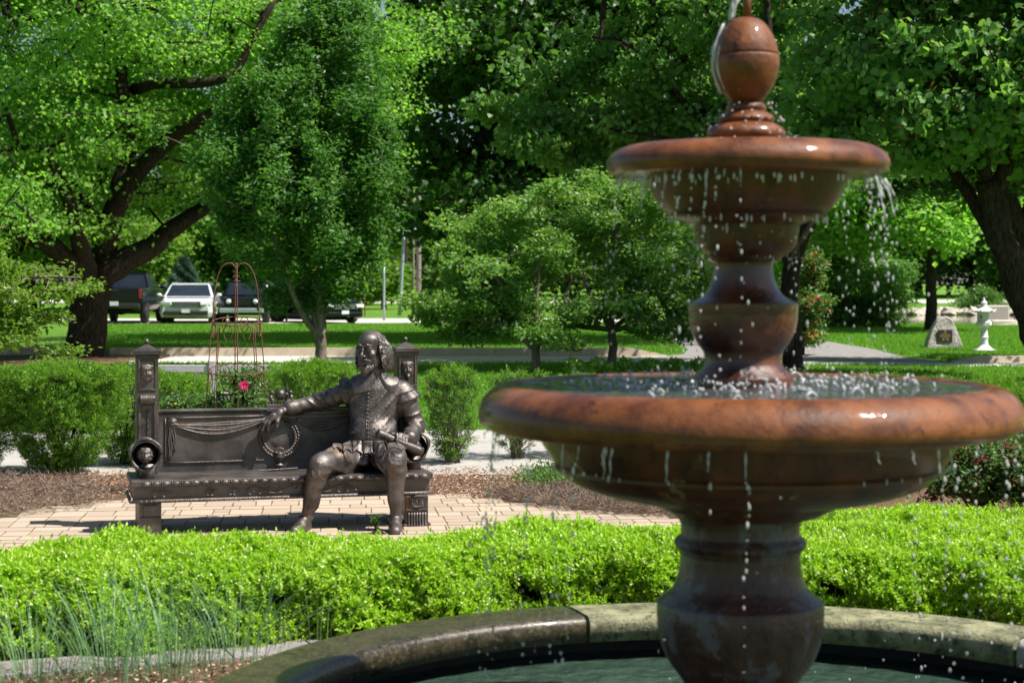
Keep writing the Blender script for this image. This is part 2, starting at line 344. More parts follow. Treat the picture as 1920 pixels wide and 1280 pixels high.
# ------------------------------------------------------------------ ground, path, road, patio
def sheet(name, pts, z, mat, th=0):
    mb = MB(); mb.add(np.array([[p[0], p[1], z] for p in pts]), [np.arange(len(pts))])
    if th: mb = MB(); mb.prism([p[:2] for p in pts], z - th, z)
    o = mb.build(name, mat, loc=(0, 0, 0)); struct(o); return o
def gp(l): 
    r = [G(*p)[:2] for p in l]; a = np.array(r); A = np.sum(a[:, 0] * np.roll(a[:, 1], -1) - np.roll(a[:, 0], -1) * a[:, 1])
    return r if A > 0 else r[::-1]
sheet('lawn', [(-700, -100), (700, -100), (700, 900), (-700, 900)], 0, M['lawn'])
# concrete walk behind the yews
sheet('footpath', [(-9, 14.4), (9, 14.4), (9, 18.6), (3, 19.0), (-9, 18.6)], .004, M['walk'])
sheet('planting_bed', [(-6, 6.3), (6, 6.3), (7, 14.5), (-7, 14.5)], .008, M['mulch'])
# street with gutter, kerb on its far side
xa, xb, xc = (1250 - 960) * 35 / F, (1790 - 960) * 33 / F, (1790 - 960) * 34.6 / F
street = [(-60, 34.3), (xa, 34.3), (xb, 32.9), (60, 32.3), (60, 34.6), (xc, 34.6), (xa + .4, 37.6), (-60, 37.6)]
sheet('street', street, .004, M['concrete'])
dr = gp([(1150, 603), (1190, 610), (1232, 630), (1262, 645), (1287, 657), (1283, 664), (1245, 668.5), (1195, 672), (1792, 681), (1700, 671), (1640, 655), (1560, 642), (1500, 634), (1420, 624), (1330, 612), (1270, 604), (1200, 599)])
sheet('driveway', dr, .008, M['asphalt'])
sheet('parking_lot', gp([(150, 607), (1150, 604), (1200, 599.5), (1100, 597), (150, 597)]), .006, M['concrete'])
sheet('far_road', [(-60, 128), (90, 128), (90, 150), (-60, 150)], .01, M['concrete'])
k = MB()
def kerb(mb, x0, x1, y, h=.17, w=.3, ramp0=0, ramp1=0):
    xs = [x0, x0 + ramp0 + .01, x1 - ramp1 - .01, x1]; hs = [.01 if ramp0 else h, h, h, .01 if ramp1 else h]
    V = []; 
    for x, hh in zip(xs, hs): V += [[x, y, 0], [x, y + .03, hh], [x, y + w, hh], [x, y + w, 0]]
    V = np.array(V); f = []
    for i in range(3):
        for j in range(3): f.append([i * 4 + j, (i + 1) * 4 + j, (i + 1) * 4 + j + 1, i * 4 + j + 1])
    mb.add(V, np.array(f)); mb.add(V[[0, 1, 2, 3, 12, 13, 14, 15]], [np.array([0, 1, 2, 3]), np.array([7, 6, 5, 4])])
kerb(k, (205 - 960) * 37.5 / F, (1252 - 960) * 37.5 / F, 37.5, ramp1=.75)
kerb(k, (1788 - 960) * 34.6 / F, 22, 34.6, h=.12, ramp0=.5); kerb(k, -25, (60 - 960) * 37.5 / F, 37.5)
struct(k.build('kerb', M['kerb'], loc=(0, 0, 0)))
sheet('maple_mulch_bed', [(-9.05 + 1.9 * math.cos(a) * (1 + .06 * math.sin(3 * a)), 36 + 4.4 * math.sin(a)) for a in np.linspace(0, 2 * math.pi, 40, endpoint=False)], .03, M['mulch'])
sheet('mulch_bed', [(-10.6 + 1.7 * math.cos(a), 35.5 + 2.3 * math.sin(a)) for a in np.linspace(0, 2 * math.pi, 30, endpoint=False)], .02, M['mulch'])
sheet('shrub_bed', [(9.8 + 3.4 * math.cos(a), 60 + 3 * math.sin(a)) for a in np.linspace(0, 2 * math.pi, 30, endpoint=False)], .012, M['mulch'])
sheet('pond_water', gp([(1650, 612), (1730, 603), (1780, 604), (1830, 607), (2100, 609), (2100, 592), (1900, 590), (1740, 592), (1690, 592)]), .012, M['pond'])

# patio of stone pavers (one sheet with its joints)
patio = [tuple(G(*p)[:2]) for p in [(-260, 1010), (0, 972), (110, 952), (190, 941), (330, 933), (700, 929), (850, 932), (960, 944), (1110, 960), (1260, 968)]] + [(1.6, 9.9), (1.6, 9.2), (-3.6, 8.4), (-4.2, 9.5)]
pa = np.array(patio)
def inside(p, poly):
    x, y = p; c = False; n = len(poly)
    for i in range(n):
        (x1, y1), (x2, y2) = poly[i], poly[i - 1]
        if (y1 > y) != (y2 > y) and x < (x2 - x1) * (y - y1) / (y2 - y1) + x1: c = not c
    return c
sheet('patio_base', patio, .012, M['joint'])
rg = np.random.default_rng(3); mb = MB(); y = 8.2; ca, sa_ = math.cos(.10), math.sin(.10)
while y < 14.2:
    dy = rg.choice([.17, .22, .28]); x = -5 - rg.random() * .3
    while x < 3:
        dx = rg.choice([.11, .16, .19, .22]); g = .004
        for (yy, hh) in ([(y, dy)] if dy < .25 or rg.random() > .3 else [(y, dy / 2), (y + dy / 2, dy / 2)]):
            cx, cy = x + dx / 2, yy + hh / 2; wx, wy = cx * ca - (cy - 11) * sa_, 11 + cx * sa_ + (cy - 11) * ca
            if inside((wx, wy), patio):
                ax = np.array([[ca, sa_, 0], [-sa_, ca, 0], [0, 0, 1]]); a2 = rg.normal(0, .02); rr = np.array([[math.cos(a2), math.sin(a2), 0], [-math.sin(a2), math.cos(a2), 0], [0, 0, 1]])
                mb.box((wx, wy, .0038 + rg.normal(0, .0003)), (dx - 2 * g, hh - 4.5 * g, .02), rr @ ax, taper=.994, rnd=rg.random())
        x += dx
    y += dy
struct(mb.build('patio_pavers', M['paver'], loc=(0, 0, 0)))

# loose bark chips
def chips(mb, n, poly, rg, s=(.030, .010), z=.012):
    lo = np.min(poly, 0); hi = np.max(poly, 0); c = 0; pts = []
    while len(pts) < n:
        p = lo + rg.random(2) * (hi - lo)
        if inside(p, poly): pts.append(p)
    p = np.c_[np.array(pts), z + rg.random(n) * .02]
    T = rg.normal(0, 1, (n, 3)); T[:, 2] *= .25; Nn = rg.normal(0, .45, (n, 3)) + [0, 0, 1]
    leaves(mb, p, T, Nn, s[0] * (.5 + rg.random(n)), s[1] * (.5 + rg.random(n)), KITE, rg=rg)
rg = np.random.default_rng(5); mb = MB()
chips(mb, 16000, [tuple(G(*p)[:2]) for p in [(-150, 985), (0, 968), (110, 950), (190, 940), (330, 931), (700, 927), (960, 942), (1110, 958), (1260, 966), (1400, 940), (1300, 880), (900, 880), (500, 885), (-150, 888)]], rg)
tag(mb.build('bark_chips', M['chips'], loc=(0, 13, 0)), 'pale bark chips spread on the bed behind the bench', 'mulch', kind='stuff')
mb = MB(); chips(mb, 5000, [(-2.6, 6.3), (2.2, 6.3), (2.2, 7.4), (-2.6, 7.3)], rg)
tag(mb.build('chip_mulch', M['chips'], loc=(0, 7, 0)), 'bark chips around the grass tufts beside the basin', 'mulch', kind='stuff')
# stone edging strip in front of the hedge
mb = MB(); 
for i in range(5):
    a = G(-60 + 160 * i, 1252 - 12 * i, .05); b = G(-60 + 160 * (i + 1) - 2, 1252 - 12 * (i + 1), .05); t = unit(b - a); L = np.linalg.norm(b - a)
    ax = np.array([t, [-t[1], t[0], 0], [0, 0, 1]]); mb.box((a + b) / 2 * [1, 1, 0] + [0, .08, .012], (L - .002, .26, .03), ax)
tag(mb.build('stone_edging', M['edging'], bevel=.006), 'grey stone edging strip along the foot of the low hedge', 'edging')

# dry grey creeping plant at the bed's edge
def wiry(name, label, poly, n, seed, zt=.06):
    rg = np.random.default_rng(seed); mb = MB(); lo = np.min(poly, 0); hi = np.max(poly, 0)
    pts = []
    while len(pts) < n:
        p = lo + rg.random(2) * (hi - lo)
        if inside(p, poly): pts.append(p)
    p = np.c_[np.array(pts), .015 + rg.random(n) * zt]; T = rg.normal(0, 1, (n, 3)); T[:, 2] = abs(T[:, 2]) * .5
    leaves(mb, p, T, rg.normal(0, 1, (n, 3)), .05 + .05 * rg.random(n), .0035, KITE, rg=rg)
    return tag(mb.build(name, M['twig']), label, 'ground cover', kind='stuff')
wiry('dry_ground_cover', 'dry grey wiry ground cover left of the bench', [tuple(G(*p)[:2]) for p in [(-60, 985), (60, 970), (150, 962), (215, 945), (150, 905), (-60, 900)]], 6000, 8)
wiry('dry_ground_cover', 'dry grey wiry ground cover edging the pavers right of the bench', [tuple(G(*p)[:2]) for p in [(915, 935), (1010, 955), (1130, 968), (1280, 976), (1400, 955), (1240, 940), (1050, 920)]], 14000, 9)
rg = np.random.default_rng(10); mb = MB(); n = 3500
c = np.array([G(1035, 905)]); p = c + rg.normal(0, 1, (n, 3)) * [.13, .25, 0]; p[:, 2] = .02 + abs(rg.normal(0, .05, n))
leaves(mb, p, rg.normal(0, 1, (n, 3)) + [0, 0, .7], rg.normal(0, .6, (n, 3)) + [0, 0, 1], .022, .014, KITE, rg=rg)
tag(mb.build('ground_cover', M['l_ground']), 'low green leafy ground cover on the bed under the big bowl', 'ground cover', kind='stuff')
# real blades of grass
def vin(p, poly):
    c = np.zeros(len(p), bool); x, y = p[:, 0], p[:, 1]; m = len(poly)
    for i in range(m):
        (x1, y1), (x2, y2) = poly[i], poly[i - 1]
        if y1 == y2: continue
        c ^= ((y1 > y) != (y2 > y)) & (x < (x2 - x1) * (y - y1) / (y2 - y1) + x1)
    return c
rg = np.random.default_rng(12); mb = MB(); n = 90000
d = rg.uniform(19, 34.2, n); p = np.c_[rg.uniform(-.31, .31, n) * d, d, np.zeros(n)]
p = p[~vin(p, street)]; p = p[((p[:, 0] + 10) / 3.2) ** 2 + ((p[:, 1] - 35.5) / 4.6) ** 2 > 1]; n = len(p)
leaves(mb, p, rg.normal(0, .45, (n, 3)) + [0, 0, 1], rg.normal(0, 1, (n, 3)) + [0, -1, .3], .05 + .04 * rg.random(n), .016, KITE, rg=rg)
n = 190000; d = 35 + rg.random(n) ** 1.3 * 29; p = np.c_[rg.uniform(-.24, .30, n) * d, d, np.zeros(n)]; p = p[~vin(p, street) & ((p[:, 1] > 37.9) | (p[:, 0] > xc))]
p = p[~vin(p, dr) & (((p[:, 0] + 9) / 2) ** 2 + ((p[:, 1] - 36) / 4.4) ** 2 > 1)]; n = len(p)
leaves(mb, p, rg.normal(0, .45, (n, 3)) + [0, 0, 1], rg.normal(0, 1, (n, 3)) + [0, -1, .3], .06 + .05 * rg.random(n), .03, KITE, rg=rg)
M['l_lawn'] = leafmat('lawn_blade', (.105, .250, .028), (.220, .410, .058), .42)
tag(mb.build('lawn_blades', M['l_lawn'], loc=(0, 20, 0)), 'short bright green mown grass on both sides of the street', 'grass', kind='stuff')
# ------------------------------------------------------------------ basin and fountain
FC = np.array([.715, 5.42]); rg = np.random.default_rng(21)
Rc, Wc, Zc, Tc = 1.70, .27, .30, .095
basin = thing('fountain_basin', 'round stone fountain basin with mossy wet coping in the foreground', 'basin', (FC[0], FC[1], 0))
def ring(mb, r0, r1, z0, z1, a0, a1, n, bev=.015):
    b2 = bev * 2.2; pr = [(r0, z0), (r0, z1 - b2), (r0 + .12 * b2, z1 - .5 * b2), (r0 + .5 * b2, z1 - .12 * b2), (r0 + b2, z1), (r0 + b2 + .02, z1 + .0008), (r1 - bev - .02, z1 + .0008), (r1 - bev, z1), (r1 - .3 * bev, z1 - .3 * bev), (r1, z1 - bev), (r1, z0), (r1 - .01, z0), (r0 + .01, z0), (r0, z0)]
    th = np.linspace(a0, a1, n); P_ = np.array(pr); V = []
    for a in th: V += [[FC[0] + r * math.cos(a), FC[1] + r * math.sin(a), z] for r, z in P_[:-1]]
    k = len(pr) - 1; q = [[i * k + j, i * k + (j + 1) % k, (i + 1) * k + (j + 1) % k, (i + 1) * k + j] for i in range(n - 1) for j in range(k)]
    mb.add(np.array(V), np.array(q)[:, ::-1]); m = (n - 1) * k
    mb.add(np.array(V)[[*range(k), *range(m, m + k)]], [np.arange(k), np.arange(k, 2 * k)[::-1]])
def ang(px, py):
    g = G(px, py, Zc); return math.atan2(g[1] - FC[1], g[0] - FC[0])
j1, j2 = ang(1090, 1150), ang(1878, 1205); stp = (j1 - j2)
edges = [(j1 + stp, j1, 'coping_wet'), (j1, j2, 'coping'), (j2, j2 - stp, 'coping_dry'), (j2 - stp, j2 - 2 * stp, 'coping_dry')]
rest = (j2 - 2 * stp) - (j1 + stp - 2 * math.pi); nn = 3
edges += [(j2 - 2 * stp - rest * i / nn, j2 - 2 * stp - rest * (i + 1) / nn, 'coping_dry' if i < 1 else 'coping_wet') for i in range(nn)]
for i, (a, b, m) in enumerate(edges):
    mb = MB(); ring(mb, Rc - Wc, Rc, Zc - Tc, Zc, b + .006, a - .006, 40)
    o = mb.build('coping_stone', M[m], basin, smooth=True)
    if i < 3: o['label'] = ['dark glossy wet coping stone', 'yellow green mossy coping stone', 'dry grey coping stone'][i]
mb = MB(); mb.lathe([(Rc - .045, 0), (Rc - .045, Zc - Tc), (Rc - .09, Zc - Tc), (Rc - .09, .0)], 96, (FC[0], FC[1], 0)); mb.build('basin_wall', M['poolwall'], basin, smooth=False)
mb = MB(); mb.lathe([(0.001, .005), (Rc - .08, .005)], 64, (FC[0], FC[1], 0)); mb.build('basin_floor', M['poolwall'], basin)
# rippled basin water
def watersheet(r, z, amp, seed, rings=70, seg=160, kk=(40, 70, 95)):
    rg = np.random.default_rng(seed); rr = np.linspace(0.002, r, rings); th = np.linspace(0, 2 * math.pi, seg, endpoint=False)
    R_, T_ = np.meshgrid(rr, th, indexing='ij'); X = R_ * np.cos(T_); Y = R_ * np.sin(T_); Z = np.zeros_like(X)
    for _ in range(26):
        a = rg.random() * 6.28; q = rg.uniform(kk[0], kk[2]); cx, cy = rg.uniform(-r, r, 2); dd = np.hypot(X - cx, Y - cy)
        Z += amp * rg.uniform(.3, 1) * np.sin(q * dd + a) * np.exp(-dd * 3 / r)
    V = np.stack([X + FC[0], Y + FC[1], Z + z], -1).reshape(-1, 3); i, j = np.meshgrid(np.arange(rings - 1), np.arange(seg), indexing='ij'); j2 = (j + 1) % seg
    mb = MB(); mb.add(V, np.stack([i * seg + j, (i + 1) * seg + j, (i + 1) * seg + j2, i * seg + j2], -1).reshape(-1, 4)); return mb
struct(watersheet(Rc - .088, .13, .0028, 4, 90, 260, (25, 40, 60)).build('basin_water', M['pool_water'], smooth=True))

fo = thing('tiered_fountain', 'tall brown tiered stone fountain dripping water, right foreground', 'fountain', (FC[0], FC[1], 0))
S_ = 3340 / 5.42
def zz(py): return EYE - (py - HZ) / S_
def prof(l, sm=1):
    l = np.array(l, float); return np.c_[l[:, 0] / S_, [zz(y) for y in l[:, 1]]]
def smoothprof(p, n): return spl(p, n)
def turned(name, pr, mat, off=0, n=128):
    mb = MB(); pr = np.asarray(pr); pr = pr[::-1] if pr[0, 1] > pr[-1, 1] else pr
    mb.lathe(pr, n, (FC[0] + off, FC[1], 0)); o = mb.build(name, M[mat], fo, smooth=True)
    m = o.modifiers.new('split', 'EDGE_SPLIT'); m.split_angle = math.radians(38); return o
o1 = -.021
turned('pedestal', np.vstack([[(.001, .905), (.19, .905)], prof([(127, 958), (115, 972), (111, 983), (111, 1000), (113, 1004), (121, 1009), (124, 1016), (121, 1024), (114, 1029), (113, 1036)]), smoothprof(prof([(112, 1037), (114, 1062), (119, 1085), (128, 1103), (145, 1118), (155, 1125)]), 18),
   prof([(156, 1127), (156, 1150)]), smoothprof(prof([(156, 1151), (154, 1180), (147, 1208), (134, 1238), (116, 1262), (108, 1274)]), 16), [(.172, .36), (.172, .33), (.21, .31), (.25, .26), (.26, .20), (.26, .006)]]), 'pedestal', o1)
# lower bowl : rim torus then tapering underside
Rz = .818
def arc(cx, cz, rx, rz, a0, a1, n): 
    t = np.radians(np.linspace(a0, a1, n)); return np.c_[cx + rx * np.cos(t), cz + rz * np.sin(t)]
rim = np.vstack([arc(Rz - .098, 1.176, .098, .092, 84, 0, 18), arc(Rz - .045, 1.176, .045, .044, -8, -84, 9)])
turned('lower_bowl', np.vstack([[(.001, 1.11), (.3, 1.12), (.60, 1.17), (.68, 1.232), (.70, 1.262), (.712, 1.268), (.720, 1.264), (.728, 1.267)], rim, [(.70, 1.128), (.665, 1.130), (.640, 1.134)]])[::-1], 'fount', 0, 192)
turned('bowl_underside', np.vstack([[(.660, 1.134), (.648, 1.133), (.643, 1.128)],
   spl([(.640, 1.125), (.625, 1.09), (.600, 1.052), (.583, 1.030)], 8), [(.588, 1.024), (.588, 1.014), (.576, 1.010)], spl([(.572, 1.007), (.53, .972), (.45, .942), (.36, .922), (.29, .912)], 14), [(.275, .905), (.262, .893), (.24, .884), (.222, .872), (.205, .868), (.001, .868)]])[::-1], 'fount_shade', 0, 192)
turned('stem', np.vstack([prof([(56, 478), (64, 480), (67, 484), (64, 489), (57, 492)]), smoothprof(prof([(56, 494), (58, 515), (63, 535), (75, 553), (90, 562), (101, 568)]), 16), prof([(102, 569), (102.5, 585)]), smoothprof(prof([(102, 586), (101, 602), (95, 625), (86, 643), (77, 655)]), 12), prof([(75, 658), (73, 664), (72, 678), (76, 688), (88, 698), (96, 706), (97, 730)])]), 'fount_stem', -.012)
Ru = .4275
turned('upper_bowl', np.vstack([[(.001, 1.93), (.3, 1.96), (.330, 1.986), (.342, 1.990)], arc(Ru - .088, 1.931, .088, .060, 80, 0, 16), arc(Ru - .030, 1.931, .030, .030, -8, -84, 8), [(.345, 1.899), (.318, 1.897), (.300, 1.896)]])[::-1], 'fount', .0, 160)
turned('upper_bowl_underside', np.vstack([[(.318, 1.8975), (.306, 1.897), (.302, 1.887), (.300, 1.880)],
    spl([(.297, 1.874), (.285, 1.840), (.258, 1.802), (.235, 1.784)], 10), [(.238, 1.779), (.232, 1.773), (.200, 1.765), (.176, 1.757)], spl([(.158, 1.750), (.155, 1.725), (.150, 1.695), (.135, 1.672), (.112, 1.656)], 10), [(.104, 1.650), (.100, 1.64), (.001, 1.64)]])[::-1], 'fount_shade', .0, 160)
turned('finial', np.vstack([smoothprof(prof([(8, 33), (24, 37), (38, 48), (49, 65), (57, 84), (60, 99)]), 20), prof([(60, 101), (58, 103.5), (61, 106)]), smoothprof(prof([(62, 109), (62, 126), (57, 148), (46, 170), (34, 186), (29, 192)]), 18),
    prof([(30, 193), (35, 197), (37.5, 201), (37, 206), (35, 209), (42, 213), (50, 218), (53, 223), (52, 228), (49, 231), (58, 235), (68, 241), (73, 248), (73.5, 255), (70, 261), (74, 266), (84, 272)])]), 'fount', -.003)
mb = MB(); mb.lathe([(.001, zz(-14)), (.007, zz(-14)), (.0125, zz(0)), (.0125, zz(34)), (.001, zz(34))][::-1], 20, (FC[0], FC[1], 0)); mb.build('nozzle', M['fount'], fo, smooth=True)
w = watersheet(.712, 1.262, .0022, 11, 60, 200, (60, 90, 150)); tag(w.build('bowl_water', M['bowl_water'], smooth=True), 'rippling water filling the big lower bowl of the fountain', 'water', kind='stuff')

# water : falling drops, drips, splashes
rg = np.random.default_rng(33); mb = MB(); bs = MB(); bs.ball((0, 0, 0), 1, 8); BV, BF = bs.v[0], bs.f[0]
def drops(pts, r, st=1.6, lean=None):
    for i, p in enumerate(pts):
        q = BV * np.array([1, 1, st if np.isscalar(st) else st[i]]) * (r if np.isscalar(r) else r[i]); mb.add(q + p, BF)
def fall(n, R, ztop, zbot, lo, hi, jr=.02):
    a = rg.random(n) * 2 * math.pi; t = rg.random(n); z = ztop - (ztop - zbot) * t; r = R + jr * rg.normal(0, 1, n) + .05 * t * rg.random(n)
    drops(np.c_[FC[0] + r * np.cos(a), FC[1] + r * np.sin(a), z], lo + (hi - lo) * rg.random(n) ** 2.2, 1 + 2.8 * rg.random(n) ** 2)
def strings(n, R, ztop, zbot, rmax, out):
    for i in range(n):
        a = rg.random() * 6.283; L = .01 + .07 * rg.random() ** 2; m = 8; t = np.linspace(0, 1, m); ca_, sa2 = math.cos(a), math.sin(a); w0 = rg.uniform(.0016, .0032)
        rr_ = R + .006 * t; mb.tube(np.c_[FC[0] + rr_ * ca_, FC[1] + rr_ * sa2, ztop - L * t], w0 * (1 - .75 * t) * (1 + .45 * np.sin(t * 12 + i)), 6)
        z = ztop - L - .008; v = rg.uniform(.010, .020); da = 0; 
        while z > zbot:
            f = (ztop - z) / (ztop - zbot); r = rmax * rg.uniform(.3, 1) * (1 - .35 * f); rad_ = R + out * f ** .5 + rg.normal(0, .004 + .012 * f); da += rg.normal(0, .004)
            drops([[FC[0] + rad_ * math.cos(a + da), FC[1] + rad_ * math.sin(a + da), z]], r, 1.2 + 1.8 * rg.random() ** 2)
            z -= v * (1 + 3.2 * f) * rg.uniform(.5, 2.0)
strings(26, .392, 1.900, 1.27, .0048, .04)
strings(20, .775, 1.134, .14, .0056, .05)
fall(110, .41, 1.88, 1.27, .0012, .0042, .05)
fall(110, .79, 1.12, .15, .0014, .0050, .06)
fall(120, .10, 1.75, 1.62, .0015, .0035, .05)
# drops clinging along mouldings
for (R, z, n) in [(.395, 1.882, 90), (.31, 1.878, 40), (.16, 1.745, 24), (.77, 1.155, 120), (.60, 1.03, 50), (.24, 1.77, 30)]:
    a = rg.random(n) * 6.283; drops(np.c_[FC[0] + R * np.cos(a), FC[1] + R * np.sin(a), z - .012 * rg.random(n)], .0018 + .0022 * rg.random(n), 2 + 2.5 * rg.random(n))
# little runs of water hanging from the rims
for R, z in [(.395, 1.898)] * 20 + [(.79, 1.134)] * 18:
    a = rg.random() * 6.283; L = rg.uniform(.012, .03) + .08 * rg.random() ** 3; m = 7; t = np.linspace(0, 1, m); rr = R + .012 * t + .004 * np.sin(t * 9 + a)
    mb.tube(np.c_[FC[0] + rr * np.cos(a), FC[1] + rr * np.sin(a), z - L * t], .0030 * (1 - .7 * t) * (1 + .5 * np.sin(t * 14)), 6)
a = [-.55, -.25, .05]
for ai in a:   # heavier streams on the right rim of the upper bowl
    for q in range(1 + int(rg.random() * 2)):
        L = rg.uniform(.04, .13); t = np.linspace(0, 1, 9); aa = ai + rg.normal(0, .03); rr = .41 + .03 * t
        mb.tube(np.c_[FC[0] + rr * np.cos(aa), FC[1] + rr * np.sin(aa), 1.885 - L * t ** 1.3], .003 * (1 - .4 * t) * (1 + .5 * np.sin(t * 16 + q)), 6)
        drops([[FC[0] + .445 * math.cos(aa), FC[1] + .445 * math.sin(aa), 1.885 - L - .035 * s_ * s_] for s_ in range(1, 5)], .0032, 1.8)
# splash crowns on the bowl water
n = 520; R = rg.normal(.38, .10, n); a = rg.random(n) * 6.283; h = abs(rg.normal(0, .020, n))
drops(np.c_[FC[0] + R * np.cos(a), FC[1] + R * np.sin(a), 1.266 + h], .0016 + .0042 * rg.random(n) ** 2, 1.2)
n = 60; R = rg.uniform(.5, 1.5, n); a = rg.random(n) * 6.283; drops(np.c_[FC[0] + R * np.cos(a), FC[1] + R * np.sin(a), .135 + abs(rg.normal(0, .02, n))], .002 + .003 * rg.random(n), 1.2)
# drops around the finial foot and its top, and the jet
n = 110; a = rg.random(n) * 6.283; z = rg.uniform(1.99, 2.12, n); R = .06 + (2.12 - z) * .7 + .03 * rg.random(n)
drops(np.c_[FC[0] + R * np.cos(a), FC[1] + R * np.sin(a), z], .0014 + .0034 * rg.random(n) ** 2, 1.2)
for q in range(7):
    t = np.linspace(0, 1, 12); o = rg.normal(0, .004, 2)
    mb.tube(np.c_[FC[0] - .008 - .045 * t + o[0] + .005 * np.sin(t * 9 + q), FC[1] - .01 + o[1] + .004 * np.cos(t * 7 + q), 2.50 - .13 * t ** 1.5 - (.0)], .0045 * (1 + .5 * np.sin(t * 13 + q * 2)), 6)
for q in range(8):
    t = np.linspace(0, 1, 12); zq = 2.36 - .17 * t; aa = math.pi + rg.normal(0, .2); rr = .075 + .03 * np.sin(t * 3)
    mb.tube(np.c_[FC[0] + rr * math.cos(aa), FC[1] + rr * math.sin(aa), zq - .05 * q / 8], .0035 * (1 + .5 * np.sin(t * 15 + q * 2)), 6)
tag(mb.build('water_drops', M['drop'], smooth=True, loc=(FC[0], FC[1], 1)), 'sparkling water drops splashing and falling from both fountain bowls', 'water', kind='stuff')
# splash tongues : glassy arcs
mb = MB()
for q in range(44):
    R = rg.normal(.40, .10); a = rg.random() * 6.283; L = rg.uniform(.02, .06); H = rg.uniform(.006, .028); b = rg.random() * 6.28; t = np.linspace(0, 1, 8)
    mb.tube(np.c_[FC[0] + R * math.cos(a) + L * t * math.cos(b), FC[1] + R * math.sin(a) + L * t * math.sin(b), 1.260 + 4 * H * t * (1 - t)], .0028 * (1 + .5 * np.sin(t * 12 + q)), 6)
tag(mb.build('water_splash', M['drop'], smooth=True), 'glassy splash arcs on the water of the lower bowl', 'water', kind='stuff')
# ------------------------------------------------------------------ bronze bench
AL = math.radians(15); O = np.array([-2.334, 10.92]); UX = np.array([math.cos(AL), math.sin(AL), 0]); VY = np.array([-math.sin(AL), math.cos(AL), 0]); ZU = np.array([0, 0, 1.])
BL, BD, SZ = 1.893, .56, .355
AX = np.array([UX, VY, ZU])
def B(u, v, z): return np.array([O[0], O[1], 0]) + u * UX + v * VY + z * ZU
def Bp(px, py, v):
    """point of the plane v behind the bench's front edge seen at a photo pixel"""
    tx = (px - 960) / F; o = O + v * VY[:2]
    u = (tx * o[1] - o[0]) / (UX[0] - tx * UX[1]); d = o[1] + u * UX[1]; return B(u, v, EYE - (py - HZ) * d / F)
bench = thing('bronze_bench', 'ornate dark bronze bench with two tall masked posts on the paved patio', 'bench', B(BL / 2, .28, 0))
mb = MB(); mb.box(B(BL / 2, BD / 2, SZ - .02), (BL, BD, .04), AX); seat = mb.build('seat', M['bronze2'], bench, bevel=.006)
mb = MB()   # egg and dart along the seat edge
n = 30
for i in range(n):
    u = .09 + (BL - .15) * i / (n - 1); mb.ball(B(u, -.004, SZ - .022), (.026, .014, .016), 10, AX)
    if i < n - 1:
        for s_ in (-.007, .007): mb.ball(B(u + (BL - .15) / (n - 1) / 2 + s_, -.003, SZ - .022), (.0045, .012, .017), 8, AX)
mb.build('bead_moulding', M['bronze'], seat, smooth=True)
mb = MB(); mb.box(B(BL / 2, .29, SZ - .085), (BL - .03, BD - .05, .089), AX); 
apron = mb.build('apron', M['bronze2'], bench, bevel=.004)
mb = MB(); mb.tube([B(u, .008, SZ - .128) for u in np.linspace(.0, BL, 12)], .011, 8)
mb.tube([B(-.003, v, SZ - .128) for v in np.linspace(0, BD - .02, 5)], .011, 8)
for x0 in np.linspace(.06, BL - .06, 60): mb.ball(B(x0, .0, SZ - .130), (.009, .008, .010), 6, AX)
mb.build('rope_moulding', M['bronze'], apron, smooth=True)
# scrolling vine reliefs on the apron
def vine(u0, u1, amp, turns, flip=1):
    mb = MB()
    t = np.linspace(0, 1, 40); u = u0 + (u1 - u0) * t; z = SZ - .082 + amp * np.sin(t * turns * math.pi) * flip
    mb.tube([B(a, .012, b) for a, b in zip(u, z)], .0042, 6)
    for k_ in range(int(turns * 1.5) + 1):
        tt = (k_ + .5) / (turns * 1.5 + 1); c = u0 + (u1 - u0) * tt; zc = SZ - .082 - flip * .3 * amp * math.sin(tt * turns * math.pi); s = np.linspace(0, 4.8, 18)
        mb.tube([B(c + .004 * q * math.cos(q) + 0, .011, zc + .004 * q * math.sin(q)) for q in s], .0032, 6)
        for e in range(3): mb.ball(B(c + .02 * math.cos(e * 2.1), .011, zc + .02 * math.sin(e * 2.1)), (.008, .005, .005), 6, AX)
    mb.build('vine_relief', M['bronze'], apron, smooth=True)
vine(.70, 1.00, .018, 2.5); vine(1.15, 1.42, .018, 2.5, -1); vine(.12, .26, .01, 1); vine(.46, .52, .01, 1); vine(.60, .66, .012, 1)
mb = MB()
for i in range(40):
    a = rg.random() * 6.28; r = .032 * math.sqrt(rg.random()); mb.ball(B(1.03 + r * math.cos(a), .005, SZ - .05 + 1.1 * r * math.sin(a)), .006 + .004 * rg.random(), 6)
mb.build('flower_cluster', M['bronze'], apron, smooth=True)
# legs
def leg(u, w, v0, v1):
    mb = MB(); mb.box(B(u, (v0 + v1) / 2, .105), (w, v1 - v0, .21), AX); mb.box(B(u, (v0 + v1) / 2, .015), (w + .03, v1 - v0 + .03, .03), AX); mb.box(B(u, v0 - .003, .165), (w * .62, .012, .07), AX); mb.box(B(u, v0 - .004, .118), (w * .98, .012, .012), AX)
    return mb.build('leg', M['bronze2'], bench, bevel=.005)
leg(.118, .135, .05, .50)
lr = leg(BL - .10, .15, .03, .50)
mb = MB()
for i in range(7): mb.tube([B(BL - .155 + .018 * i, .022 - .012 * (k_ / 5) ** 2, .10 - .10 * k_ / 5) for k_ in range(6)], [.009, .008, .007, .007, .009, .013], 8)
mb.tube([B(BL - .10 + .035 * math.cos(a), .016, .165 + .027 * math.sin(a)) for a in np.linspace(0, 6.3, 20)], .004, 6)
for i in range(14): a = i * 2.4; mb.ball(B(BL - .10 + .006 * math.sqrt(i) * math.cos(a) * 1.3, .016, .165 + .006 * math.sqrt(i) * math.sin(a)), .005, 6)
